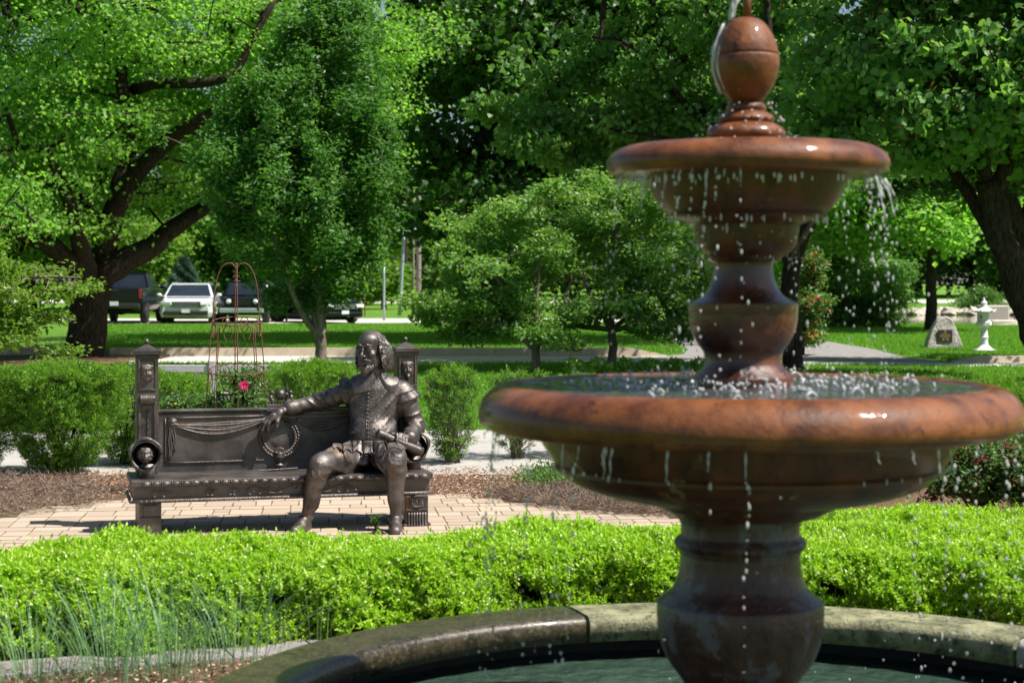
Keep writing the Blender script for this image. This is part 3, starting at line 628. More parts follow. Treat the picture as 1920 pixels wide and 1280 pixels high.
mb.build('carved_fluting', M['bronze'], lr, smooth=True)
# backrest
zb = .742
mb = MB(); mb.box(B(BL / 2, .505, (SZ + zb) / 2 - .01), (BL - .30, .05, zb - SZ), AX); back = mb.build('backrest', M['bronze2'], bench, bevel=.008)
mb = MB(); v_ = .476
for (a, b) in [((310, 784), (495, 779)), ((310, 868), (495, 862)), ((310, 784), (310, 868)), ((553, 778), (690, 774)), ((553, 862), (690, 856))]:
    pa_, pb_ = Bp(*a, v_), Bp(*b, v_); mb.tube(np.linspace(pa_, pb_, 6), .0055, 6)
mb.build('panel_frame', M['bronze'], back, smooth=True)
mb = MB(); mb.box(B(BL / 2, .502, zb + .004), (BL - .29, .066, .02), AX); mb.build('back_rail', M['bronze2'], back, bevel=.006)
# draped swags
mb = MB()
def swag(p0, p1, sag, n=6, th=9):
    for i in range(n):
        t = np.linspace(0, 1, 22); s = sag * (.35 + .75 * i / (n - 1)); tk = np.sin(t * math.pi)
        x = p0[0] + (p1[0] - p0[0]) * t; y = p0[1] + (p1[1] - p0[1]) * t + s * tk + (i - n / 2) * (.6 + .9 * tk) + .5 * np.sin(t * 9 + i)
        mb.tube([Bp(a, b, v_ - .004 - .002 * (i % 2)) for a, b in zip(x, y)], .0055 + .003 * tk, 6)
swag((326, 797), (498, 786), 17); swag((556, 786), (656, 782), 17); swag((490, 790), (556, 790), -4, 3)
for i in range(4):
    x = 317 + 3.6 * i; mb.tube([Bp(x + 1.2 * math.sin(q * 1.3 + i), 797 + q * (8 if i < 2 else 6), v_ - .004) for q in range(9)], .0065, 6)
for i in range(4): 
    r = 3 + 2 * i; mb.tube([Bp(323 + r * math.cos(a), 793 + r * math.sin(a) * .9, v_ - .012 + .002 * i) for a in np.linspace(0, 6.28, 14)], .006, 6)
mb.build('drapery_relief', M['bronze'], back, smooth=True)
# wreath and urn relief
mb = MB()
for i in range(64):
    a = -math.pi / 2 + (i // 2 + .5) / 32 * 1.72 * math.pi * 1 - .86 * math.pi + math.pi / 2 - math.pi / 2
    side = 1 if i % 2 else -1; rr = 33 + side * 3.2; ph = math.radians(-90) + (i // 2 - 15.5) / 16 * math.radians(158)
    px, py = 524 + rr * math.cos(ph + math.pi), 820 - rr * math.sin(ph); 
    ph2 = math.radians(90) + (i // 2 - 15.5) / 16 * math.radians(160)
    px, py = 524 + rr * math.cos(ph2), 820 + rr * math.sin(ph2)
    c = Bp(px, py, v_ - .012); tdir = unit(UX * -math.sin(ph2) * (1 if ph2 < math.pi / 2 else -1) + ZU * -math.cos(ph2) * (1 if ph2 < math.pi / 2 else -1) * 1)
    out = unit(UX * math.cos(ph2) - ZU * math.sin(ph2)); ax_ = np.array([unit(tdir + .5 * side * out), VY, np.cross(unit(tdir + .5 * side * out), VY)])
    mb.ball(c, (.019, .007, .008), 8, ax_)
mb.ball(Bp(524, 820, v_ + .016), (.084, .022, .088), 24, AX)
mb.lathe([(.001, 0), (.030, 0), (.032, .008), (.012, .018), (.010, .030), (.030, .045), (.036, .062), (.024, .078), (.03, .088), (.001, .088)], 20, Bp(524, 873, v_ - .02))
mb.tube([Bp(524 + 9 * math.cos(a), 846 + 7 * math.sin(a), v_ - .02) for a in np.linspace(0, 6.28, 16)], .004, 6)
mb.build('wreath_relief', M['bronze'], back, smooth=True)
# putti, globe and spire on the back rail
mb = MB(); cb = Bp(527, 764, .50); mb.box(cb + ZU * .0, (.20, .06, .05), AX); 
for i in range(9): mb.box(cb + UX * (-.075 + .019 * i) + ZU * .033, (.010, .045, .02), AX)
orn = mb.build('ornament_base', M['bronze2'], bench, bevel=.004)
s = SDF(cb + [-.13, -.07, .02], cb + [.13, .07, .19], .005)
gc = cb + UX * -.005 + ZU * .085; s.ell(gc, .038, k=.004)
for sd in (-1, 1):
    b0 = cb + UX * .066 * sd + ZU * .05
    s.ell(b0 + ZU * .012, (.016, .016, .024), k=.01).ell(b0 + ZU * .050 - UX * .004 * sd, .014, k=.004)
    s.cap(b0 + ZU * .028, gc + UX * .03 * sd + ZU * .01, .007, k=.006).cap(b0, b0 + UX * -.028 * sd - VY * .02 - ZU * .005, .010, .006, k=.008).cap(b0, b0 + UX * .012 * sd - ZU * .03, .010, .006, k=.008)
mb = MB(); s.mesh(mb); mb.lathe([(.02, 0), (.012, .05), (.016, .055), (.006, .11), (.001, .13)], 10, cb + UX * .045 + VY * .05 + ZU * .03); mb.build('cherubs_with_globe', M['bronze'], orn, smooth=True)

# relief faces
def face(c, ax, w, h, smile=1, beard=0):
    """theatre mask: ax rows = right, outward, up"""
    q = lambda x, y, z: c + np.array([x * w, y * w, z * h]) @ ax
    s = SDF(c - max(w, h) * .95, c + max(w, h) * .95, min(w, h) / 14)
    s.ell(q(0, 0, 0), (w * .46, w * .35, h * .5), ax, k=.004).cap(q(-.38, .12, .34), q(.38, .12, .34), w * .14, k=.01)
    for sd in (-1, 1):
        s.cap(q(.44 * sd, .02, .35), q(.48 * sd, .02, -.30), w * .12, w * .07, k=.01)
        s.cap(q(.08 * sd, .33, .22 if smile > 0 else .26), q(.33 * sd, .24, .24 if smile > 0 else .14), w * .06, k=.006)
        s.ell(q(.19 * sd, .31, .10), (w * .10, w * .10, h * .05), ax, k=.004, op='sub').ell(q(.25 * sd, .24, -.10), w * .12, k=.01)
    s.cap(q(0, .33, .12), q(0, .45, -.08), w * .05, w * .09, k=.008)
    t = np.linspace(-1, 1, 7); pts = [q(.21 * a, .36 - .1 * a * a, -.27 + .09 * smile * a * a) for a in t]
    for i in range(6): s.cap(pts[i], pts[i + 1], w * .07, k=.004, op='sub')
    if beard: s.cap(q(0, .25, -.4), q(0, .2, -.62), w * .2, w * .08, k=.015)
    mb = MB(); s.mesh(mb); return mb
AXF = np.array([UX, -VY, ZU])
def post(px, ptop, smile):
    u = (px == 'l') and .118 or (BL - .095); v = .42; w = .137; mb = MB(); h = .76
    mb.box(B(u, v, SZ + h / 2 - .01), (w, w, h), AX)
    p = mb.build('post', M['bronze2'], bench, bevel=.005)
    mb = MB(); z = SZ + h; mb.box(B(u, v, z - .012), (w + .018, w + .018, .02), AX); mb.box(B(u, v, z + .013), (w + .034, w + .034, .028), AX)
    V = [B(u + a * .078, v + b * .078, z + .027) for a, b in ((-1, -1), (1, -1), (1, 1), (-1, 1))] + [B(u, v, z + .067)]
    mb.add(np.array(V), [np.array([[0, 1, 4], [1, 2, 4], [2, 3, 4], [3, 0, 4]]), np.array([[3, 2, 1, 0]])])
    cp = mb.build('cap', M['bronze2'], p, bevel=.003)
    mb = MB(); mb.ball(B(u, v, z + .082), .016, 14); mb.build('ball_finial', M['bronze'], cp, smooth=True)
    f = face(B(u, v - w / 2 - .004, z - .115), AXF, .072, .118, smile, smile < 0); f.build('theatre_mask', M['bronze'], p, smooth=True)
    mb = MB(); vf = v - w / 2 - .003   # recessed panel frame, scroll bracket, beaded drop
    for a in (-1, 1): mb.box(B(u + a * .052, vf, z - .125), (.008, .008, .19), AX); mb.box(B(u + a * .048, vf - .014, SZ + .29), (.016, .035, .34), AX)
    mb.box(B(u, vf, z - .222), (.112, .008, .008), AX)
    mb.tube([B(u + a, vf - .022, SZ + .475) for a in (-.045, .045)], .037, 20); mb.box(B(u, vf - .010, SZ + .27), (.09, .018, .38), AX)
    mb.tube([B(u, vf - .022, SZ + .42 - .02 * q) for q in range(12)], [.003, .006, .009, .004, .007, .004, .009, .004, .006, .004, .009, .003], 8)
    mb.build('scroll_bracket', M['bronze'], p, bevel=.003)
    return p
pl = post('l', 641, 1); pr_ = post('r', 641, -1)
# armrests : curved slab ending in a lion roundel
def lion(c, ax, r):
    q = lambda x, y, z: c + np.array([x, y, z]) * r @ ax
    s = SDF(c - r * 1.35, c + r * 1.35, r / 18)
    s.ell(q(0, -.1, 0), (r * .74, r * .55, r * .8), ax, k=.01, fold=([0, .2, 1], 260, .003, 1.))
    s.ell(q(0, .28, .06), (r * .40, r * .38, r * .48), ax, k=.01).cap(q(0, .55, .12), q(0, .72, -.22), r * .10, r * .17, k=.012).ell(q(0, .50, -.36), (r * .26, r * .26, r * .2), ax, k=.012).ell(q(0, .4, -.55), (r * .16, r * .18, r * .16), ax, k=.01)
    for sd in (-1, 1):
        s.ell(q(.36 * sd, .1, .52), r * .15, ax, k=.01).cap(q(.10 * sd, .58, .26), q(.33 * sd, .42, .28), r * .09, k=.008).ell(q(.2 * sd, .62, .12), r * .09, k=.004, op='sub').ell(q(.27 * sd, .5, -.1), r * .14, k=.01)
    for i in range(16):
        a = i / 16 * 6.283; s.cap(q(.5 * math.cos(a), .15, .5 * math.sin(a)), q(.84 * math.cos(a + .25), -.1, .84 * math.sin(a + .25)), r * .13, r * .06, k=.006)
    mb = MB(); s.mesh(mb); return mb
def arm(u, v):
    c = B(u - (.012 if u < 1 else 0), v, SZ + .150); mb = MB()
    a = np.linspace(0, 2 * math.pi, 40); R = .093
    mb.tube([c + UX * R * math.cos(q) * (1 + .05 * math.sin(3 * q)) + ZU * R * math.sin(q) * 1.05 - VY * (.02 + .015 * math.sin(2 * q)) for q in a], .011 + .004 * np.sin(5 * a), 8)
    pr = [(.079, -.04), (.086, .0), (.084, .10), (.07, .12), (.001, .12)]
    m2 = MB(); m2.lathe(pr, 40); V = m2.v[0]; V = c + V[:, :1] * UX + V[:, 1:2] * ZU + V[:, 2:] * VY; mb.add(V, m2.f[0])
    mb.box(B(u, v + .04, SZ + .04), (.085, .12, .10), AX)
    mb.tube([B(u, v + .09 + .14 * t, SZ + .14 + .06 * t * t) for t in np.linspace(0, 1, 8)], [.07, .066, .062, .06, .055, .05, .045, .04], 16)
    p = mb.build('armrest', M['bronze'], bench, smooth=True); lion(c - VY * .012, AXF, .066).build('lion_head', M['bronze'], p, smooth=True)
arm(.105, .13); arm(BL - .085, .20)
# quill and sprig lying on the seat
mb = MB(); c0 = Bp(503, 872, .36) ; c0[2] = SZ + .006
for i in range(26):
    t = i / 25; p = c0 + UX * .17 * t + VY * .02 * math.sin(t * 3)
    leaves(mb, np.array([p, p]), np.array([UX * .8 + VY * .7, UX * .8 - VY * .7]), np.array([ZU, ZU]) + .1, .035 * (1 - .5 * t), .012, KITE)
mb.tube([c0 - UX * .06, c0 + UX * .06 + ZU * .004, c0 + UX * .19 + ZU * .01], .004, 6)
tag(mb.build('bronze_quill', M['bronze']), 'bronze feather quill lying flat on the bench seat below the wreath', 'quill')
# ------------------------------------------------------------------ seated bronze figure
st = thing('statue', 'bronze statue of a seated bearded man in doublet and breeches holding a scroll', 'statue', P(700, 880, 11.5) * [1, 1, 0] + [0, 0, SZ])
J = P
c0, c1 = J(560, 1010, 10.95), J(800, 612, 11.9)
lo = np.minimum(c0, c1) - [.32, .12, .0]; hi = np.maximum(c0, c1) + [.10, .08, .0]; lo[2] = 0.0; hi[2] = 1.24
s = SDF(lo, hi, .0066)
# torso
TX = unit(np.array([math.cos(.16), math.sin(.16), 0])); TY = np.array([-TX[1], TX[0], 0]); TA = np.array([TX, TY, ZU])
s.ell(J(703, 762, 11.62), (.175, .125, .185), TA, k=.03, fold=([.65, .2, -.75], 95, .0045, .4, 2.6))
s.ell(J(699, 812, 11.58), (.158, .140, .125), TA, k=.06, fold=([.5, .2, -.85], 110, .0045, 1.1, 2.4))
s.ell(J(695, 848, 11.62), (.175, .15, .10), TA, k=.05)
s.cap(J(672, 728, 11.62), J(748, 732, 11.64), .070, .070, k=.07)
s.cap(J(700, 726, 11.60), J(703, 700, 11.60), .080, .060, k=.05)
s.cap(J(703, 705, 11.60), J(697, 672, 11.59), .060, .055, k=.02)     # neck
# doublet skirts
for a, b in (((668, 838, 11.50), (655, 858, 11.42)), ((688, 842, 11.46), (684, 868, 11.38)), ((712, 842, 11.46), (722, 866, 11.38)), ((738, 838, 11.50), (750, 856, 11.42))):
    s.cap(J(*a), J(*b), .034, .024, k=.03, flat=(unit([0, 1, .5]), 2.2))
# right arm (viewer's left) along the back rail
fa = ([.75, .1, .6], 130, .0052, .3, 2.4)
RS, RE, RW = J(661, 733, 11.63), J(600, 752, 11.70), J(538, 766, 11.62)
s.cap(RS, RE, .073, .058, k=.03, fold=([.8, .1, .5], 120, .0055, .3, 2.6)); s.cap(RE, J(552, 764, 11.64), .058, .046, k=.02, fold=fa); s.cap(J(551, 764, 11.64), J(543, 765, 11.63), .051, .052, k=.006)
s.cap(J(552, 764, 11.64), RW, .030, .027, k=.004)
# left arm
LS, LE, LW = J(757, 738, 11.64), J(779, 800, 11.66), J(765, 824, 11.44)
s.cap(LS, LE, .074, .062, k=.03, fold=([.45, .1, -.85], 115, .0055, 2., 2.6)); s.cap(LE, J(770, 819, 11.49), .062, .052, k=.02, fold=([.6, .2, .7], 130, .0052, 1., 2.4)); s.cap(J(771, 818, 11.50), J(768, 821, 11.47), .055, .056, k=.005)
# legs : baggy breeches to the knee, bands, stockings
RH, RK, RA = J(672, 858, 11.56), J(600, 871, 11.16), J(572, 976, 11.20)
LH, LK, LA = J(722, 858, 11.56), J(741, 866, 11.17), J(742, 976, 11.20)
fl = ([.75, -.5, .35], 105, .0062, .7, 2.6)
s.cap(RH, J(630, 862, 11.32), .092, .084, k=.05, fold=fl); s.cap(J(630, 862, 11.32), RK + [.01, .02, .004], .084, .070, k=.03, fold=fl); s.cap(RH + [0, 0, -.02], J(640, 872, 11.36), .08, .08, k=.03, fold=fl)
s.cap(LH, J(733, 860, 11.34), .095, .088, k=.05, fold=fl); s.cap(J(733, 860, 11.34), LK, .088, .070, k=.03, fold=fl)
for K, A, sx in ((RK, RA, -1), (LK, LA, 1)):
    dn = unit(A - K)
    s.cap(K + dn * .01, K + dn * .085, .070, .062, k=.02, fold=([.5, -.3, 1], 150, .0045, 1., 2.2)); s.ell(K + dn * .055, (.074, .074, .042), k=.015, fold=([.9, -.3, .3], 150, .0040, 2., 1.5)); s.cap(K + dn * .098, K + dn * .115, .064, .062, k=.003)
    s.ell(K + dn * .19 + [0, .016, 0], (.053, .058, .12), k=.015); s.cap(K + dn * .11, K + dn * .24, .052, .046, k=.015)
    s.cap(K + dn * .20, A, .045, .031, k=.015)
    s.ell(A + [0, .012, 0], (.038, .042, .05), k=.01)
    f = unit(np.array([-.30 if sx < 0 else .05, -1, 0])); an = A * [1, 1, 0]
    s.cap(an + [0, .03, .038], an + f * .06 + [0, 0, .040], .040, .040, k=.01); s.cap(an + f * .06 + [0, 0, .042], an + f * .165 + [0, 0, .030], .042, .033, k=.02)
    s.cap(an + f * .02 + [0, 0, .078], an + f * .07 + [0, 0, .07], .034, .022, k=.01); s.cap(an - f * .01 + [-.03, 0, .09], an - f * .01 + [.03, 0, .095], .022, k=.006)
    s.D[:, :, :2] = np.maximum(s.D[:, :, :2], .004)
mb = MB(); s.mesh(mb)
BODY = s
# ---- hands, finer grid
def hand(lo, hi, h): return SDF(lo, hi, h)
pc = J(517, 779, 11.54)
hs = SDF(J(482, 822, 11.54) + [-.03, -.10, 0], J(556, 752, 11.66) + [.0, .06, .03], .0035)
hs.cap(J(552, 764, 11.64), RW, .030, .027, k=.01); hs.cap(RW, J(518, 776, 11.57), .026, .030, k=.015, flat=(unit([.3, -.9, .3]), 1.25))
hs.path([RW, J(522, 773, 11.56), J(509, 784, 11.54)], [.026, .033, .026], k=.012, flat=(unit([-.5, -.75, .6]), 1.5))
fing = [([(513, 778, 11.535), (504, 793, 11.525), (502, 804, 11.535), (503, 812, 11.545)], .0120), ([(509, 779, 11.545), (497, 793, 11.530), (492, 806, 11.535), (491, 815, 11.545)], .0120),
        ([(507, 781, 11.560), (493, 792, 11.550), (487, 803, 11.555), (487, 811, 11.565)], .0112), ([(508, 784, 11.575), (499, 795, 11.57), (495, 803, 11.58), (496, 809, 11.585)], .0098)]
for pts, r in fing: hs.path([J(*p) for p in pts], [r * 1.15, r, r * .92, r * .72], k=.005)
hs.path([J(524, 777, 11.55), J(520, 790, 11.53), J(519, 799, 11.53), J(516, 806, 11.535)], [.017, .0135, .012, .009], k=.007)
hs.mesh(mb)
# left hand round the scroll
A0, A1 = J(707, 811, 11.33), J(792, 847, 11.46); sa = unit(A1 - A0); g = A0 + (A1 - A0) * .49
up = unit(ZU - sa * sa[2]); fr = np.cross(up, sa); fr = fr if fr[1] < 0 else -fr
hs = SDF(g - .12, g + [.15, .15, .12], .0035); R = .027
hs.cap(LW, J(768, 822, 11.46), .027, .032, k=.01); hs.path([LW, g + sa * .028 + up * .040 + [0, .015, 0], g + up * .043 - sa * .01], [.028, .032, .026], k=.012, flat=(up, 1.35))
for i, (o_, r) in enumerate([(-.040, .0120), (-.016, .0122), (.008, .0115), (.030, .0100)]):
    angs = np.radians([70, 35, 0, -38, -72]) + .12 * i * .3; pts = [g + sa * (o_ + .003 * k_) + (R + r * .85) * (fr * math.cos(a) + up * math.sin(a)) for k_, a in enumerate(angs)]
    hs.path([g + sa * (o_ + .012) + up * (R + .012) - fr * .012] + pts, [r * 1.25, r * 1.2, r * 1.02, r * 1.05, r * .95, r * .75], k=.004)
tp = [g - sa * .005 + up * .036 - fr * .02, g - sa * .045 + up * .036 - fr * .008, g - sa * .072 + up * .030 + fr * .010]
hs.path(tp, [.018, .014, .010], k=.008)
hs.mesh(mb)
# ---- head, finer grid: face turned to his right (viewer's left)
yaw = math.radians(26); fw = np.array([-math.sin(yaw), -math.cos(yaw), -.05]); fw = unit(fw); rt = unit(np.cross(fw, ZU)) * -1; rt = np.array([-fw[1], fw[0], 0]); rt = unit(rt); upv = np.cross(rt, fw)
upv = upv if upv[2] > 0 else -upv
HA = np.array([rt, fw, upv]); hc = J(696, 655, 11.58); SC = 1.04
def H(x, y, z): return hc + (np.array([x, y, z]) * SC) @ HA
hd = SDF(hc - [.15, .16, .175], hc + [.15, .16, .15], .0032)
hd.ell(H(0, -.015, .035), (.079, .099, .090), HA, k=.01).ell(H(0, .022, -.045), (.062, .072, .083), HA, k=.025).ell(H(0, .030, .058), (.064, .058, .048), HA, k=.02)
hd.ell(H(0, .052, -.098), (.030, .030, .024), HA, k=.02)
hd.cap(H(0, -.03, -.04), H(0, -.035, -.18), .058, .060, k=.02)
for sd in (-1, 1):
    hd.ell(H(.040 * sd, .062, -.026), (.024, .022, .020), HA, k=.015)               # cheekbones
    hd.ell(H(.050 * sd, .030, -.070), (.020, .035, .030), HA, k=.02)
    hd.ell(H(.031 * sd, .096, .012), (.021, .016, .0135), HA, k=.008, op='sub')      # sockets
    hd.ell(H(.030 * sd, .074, .010), .0145, k=.001)                                   # eyes
    hd.path([H(.013 * sd, .083, .006), H(.022 * sd, .087, .016), H(.036 * sd, .083, .017), H(.049 * sd, .071, .008)], [.0035, .0045, .0045, .0035], k=.007)
    hd.path([H(.014 * sd, .084, .003), H(.026 * sd, .088, -.004), H(.040 * sd, .083, -.003), H(.048 * sd, .073, .004)], [.0025] * 4, k=.006)
    hd.path([H(.009 * sd, .095, .028), H(.028 * sd, .095, .036), H(.050 * sd, .076, .031)], [.007, .0075, .005], k=.007)     # brows
    hd.ell(H(.0125 * sd, .104, -.034), (.009, .011, .008), HA, k=.004); hd.ell(H(.007 * sd, .108, -.041), (.004, .005, .003), HA, k=.001, op='sub')
    hd.path([H(.003 * sd, .103, -.052), H(.018 * sd, .100, -.057), H(.036 * sd, .088, -.062), H(.046 * sd, .078, -.058)], [.007, .0075, .005, .0025], k=.003, fold=([.3, .2, 1], 700, .0012, .2))   # moustache
    hd.path([H(.016 * sd, .085, -.022), H(.034 * sd, .080, -.048)], [.004, .003], k=.01, op='sub')
hd.path([H(0, .098, .022), H(0, .106, .002), H(0, .121, -.026), H(0, .120, -.034)], [.008, .0085, .0115, .010], k=.008)       # nose
hd.path([H(-.022, .090, -.070), H(0, .0985, -.066), H(.022, .090, -.070)], [.003, .004, .003], k=.003); hd.path([H(-.016, .091, -.077), H(0, .098, -.079), H(.016, .091, -.077)], [.004, .006, .004], k=.004)
hd.path([H(-.024, .098, -.0725), H(0, .108, -.0725), H(.024, .098, -.0725)], [.0014] * 3, k=.001, op='sub')
hd.ell(H(0, .074, -.118), (.032, .028, .036), HA, k=.008, fold=([.9, .3, .35], 330, .0030, .3, 2.))    # beard
hd.cap(H(0, .082, -.13), H(0, .078, -.158), .018, .008, k=.01, fold=([.9, .3, .35], 330, .0025, .9, 2.))
for sd in (-1, 1): hd.path([H(.028 * sd, .066, -.112), H(.050 * sd, .040, -.092), H(.066 * sd, .012, -.060), H(.070 * sd, .000, -.02)], [.020, .016, .013, .010], k=.008, fold=([.8, .5, .2], 340, .0028, .3, 2.))
for z_, a_ in ((.062, .0010), (.072, .0008)): hd.path([H(x_, .098 - 9 * x_ * x_, z_) for x_ in np.linspace(-.03, .03, 6)], [a_ * 1.5] * 6, k=.003, op='sub')
for sd in (-1, 1): hd.ell(H(.079 * sd, -.004, -.002), (.010, .020, .030), HA, k=.005)
hd.mesh(mb)
body = mb.build('body', M['bronze'], st, smooth=True)
sm = body.modifiers.new('smooth', 'SMOOTH'); sm.iterations = 2; sm.factor = .5
# hair : many curling locks at the sides and back
rg = np.random.default_rng(77); hr = SDF(hc - [.20, .20, .21], hc + [.20, .20, .14], .0034)
hr.ell(H(0, -.040, .012), (.082, .082, .086), HA, k=.012, fold=([.4, .6, .5], 190, .003, .5, 2.5))
hr.ell(H(0, .085, .06), (.070, .105, .075), HA, k=.01, op='sub')
for i in range(330):
    sd = 1 if i % 2 else -1; f = rg.random(); y0 = .025 - .125 * f; x0 = sd * .074 * math.sqrt(max(.04, 1 - ((y0 + .03) / .098) ** 2)); z0 = rg.uniform(-.04, .080)
    if z0 > .055: x0 *= .75
    pts = []; m = 6; L = rg.uniform(.05, .075) + .035 * f; ph = rg.random() * 6; oy = rg.uniform(-.035, .02)
    for q in range(m):
        t = q / (m - 1); out = .004 + .024 * math.sin(t * 2.2) * (1 if z0 < .05 else .6); 
        pts.append(H(x0 + sd * out + .006 * math.sin(ph * .3 + 7 * t + y0 * 40), y0 + oy * t + .008 * math.cos(ph * .3 + 7 * t), max(z0 - L * 1.25 * t, -.150 + .02 * rg.random())))
    r = rg.uniform(.0050, .0080); hr.path(pts, [r, r * 1.15, r * 1.1, r, r * .9, r * .6], k=.003)
mb = MB(); hr.mesh(mb); mb.build('hair', M['bronze'], st, smooth=True)
# collar and doublet skirts : cloth layers lying on the body
def layer(lo, hi, off, maskf):
    q = SDF(lo, hi, BODY.h); sl_, p = BODY.loc(lo, hi); q.lo = np.array([BODY.ax[i][sl_[i]][0] for i in range(3)]); q.ax = [BODY.ax[i][sl_[i]] for i in range(3)]
    q.D = np.maximum(np.maximum(BODY.D[sl_] - off, -(BODY.D[sl_] + .012)), maskf(p)).astype(np.float32); q.D[[0, -1]] = 1; q.D[:, [0, -1]] = 1; q.D[:, :, [0, -1]] = 1
    m = MB(); q.mesh(m); return m
cc = J(703, 708, 11.60)
def cm(p):
    x = (p - cc) @ TX; y = (p - cc) @ TY; r = np.hypot(x, y * 1.05); a = np.degrees(np.arctan2(x - .012, -y)); aa = np.abs(a); w_ = .066 + .092 * np.clip((aa - 6) / 62, 0, 1) - .02 * np.clip((aa - 80) / 60, 0, 1)
    return np.maximum(np.maximum(np.maximum(r - w_, (7 - aa) * .0016), (p - cc)[..., 2] - .035), -(p - cc)[..., 2] - .070 - .25 * np.abs(x))
layer(cc - .22, cc + [.22, .20, .10], .015, cm).build('collar', M['bronze'], st, smooth=True)
cs = J(698, 846, 11.5)
def sk(p):
    x = (p - cs) @ TX; z = (p - cs)[..., 2]; t_ = np.abs(((x / .068) + .5) % 1 - .5) * .068; return np.maximum(np.maximum(z - .075, -z - .030 + .6 * t_ + .25 * np.abs(x)), .0035 - t_)
layer(cs - [.24, .25, .16], cs + [.24, .22, .12], .013, sk).build('doublet_skirt', M['bronze'], st, smooth=True)
# shoulder wings : flaring sleeve heads
for S0, S1, tw in ((LS, LE, 1), (RS, RE, -1)):
    ax = unit(S1 - S0); n1 = unit(np.cross(ax, [0, 1, 0])); n2 = np.cross(ax, n1); mb = MB(); V = []; th = np.linspace(0, 2 * math.pi, 40, endpoint=False); nr = 6
    for r in range(nr):
        f = r / (nr - 1)
        for q in th:
            rr = .062 + .046 * f ** .8 + .003 * math.sin(q * 8); V.append(S0 + ax * (-.02 + .062 * f) + rr * (n1 * math.cos(q) + n2 * math.sin(q)) )
    V = np.array(V); k_ = 40; i, j = np.meshgrid(np.arange(nr - 1), np.arange(k_), indexing='ij'); j2 = (j + 1) % k_
    mb.add(V, np.stack([i * k_ + j, i * k_ + j2, (i + 1) * k_ + j2, (i + 1) * k_ + j], -1).reshape(-1, 4)); o = mb.build('shoulder_wing', M['bronze'], st, smooth=True); q2 = o.modifiers.new('solid', 'SOLIDIFY'); q2.thickness = .010
# button band and buttons down the doublet, waist seam
from mathutils.bvhtree import BVHTree
dg = [Vector(v.co) for v in body.data.vertices]; bv = BVHTree.FromPolygons(dg, [p.vertices for p in body.data.polygons]); og = Vector(ORG['statue'])
def onbody(px, py, lift=.0):
    d = Vector(((px - 960) / F, 1, -(py - HZ) / F)); h = bv.ray_cast(Vector((0, 0, EYE)) - og, d.normalized())
    if h[0] is None: return None
    return np.array(h[0] + og) + lift * np.array(h[1])
bt = MB(); line = MB(); pts = []
for i in range(15):
    py = 716 + 7.4 * i; px = 691 - 3 * math.sin((py - 716) / 105 * 2.6) - (py - 716) * .005; h = onbody(px + 1.8, py, .003)
    if h is not None and h[1] > 11.2: bt.ball(h, .0065, 8)
bt.build('buttons', M['bronze'], st, smooth=True)
for py in np.linspace(712, 838, 40):
    h = onbody(690 - 3 * math.sin((py - 716) / 105 * 2.6) - (py - 716) * .005, py, .0); 
    if h is not None: pts.append(h)
line.tube(pts, .0045, 6)
pts = [onbody(px, 829 + 4 * math.sin((px - 655) / 90 * 3.14), .001) for px in np.linspace(655, 745, 26)]; pts = [p for p in pts if p is not None and 11.2 < p[1]]; line.tube(pts, .0045, 6)
line.build('doublet_seam', M['bronze'], st, smooth=True)
# embossed leaf pattern on the doublet front
mb = MB(); rg = np.random.default_rng(5)
for i in range(200):
    px, py = rg.uniform(662, 738), rg.uniform(722, 826); a = rg.random() * 6.28; L = rg.uniform(2, 4.2); pts = []
    for q in range(5):
        t = q / 4; pts.append(onbody(px + L * t * math.cos(a + 1.6 * t), py + L * t * math.sin(a + 1.6 * t), .0005))
    if all(p is not None and p[1] > 11.38 for p in pts): mb.tube(np.array(pts), .0019, 4)
mb.build('embossed_pattern', M['bronze'], st, smooth=True)
# scroll
mb = MB(); m = 30; t = np.linspace(0, 1, m); prf = [(0.001, 0), (.0215, 0), (.028, .004), (.0285, .03), (.026, .10), (.026, .22), (.0285, .30), (.029, .328), (.022, .332), (.001, .330)]
L_ = np.linalg.norm(A1 - A0); m2 = MB(); m2.lathe([(a, b / .332 * L_) for a, b in prf], 24); V = m2.v[0]; V = A0 + V[:, :1] * up + V[:, 1:2] * fr + V[:, 2:] * sa; mb.add(V, m2.f[0])
mb.build('scroll', M['bronze'], st, smooth=True)
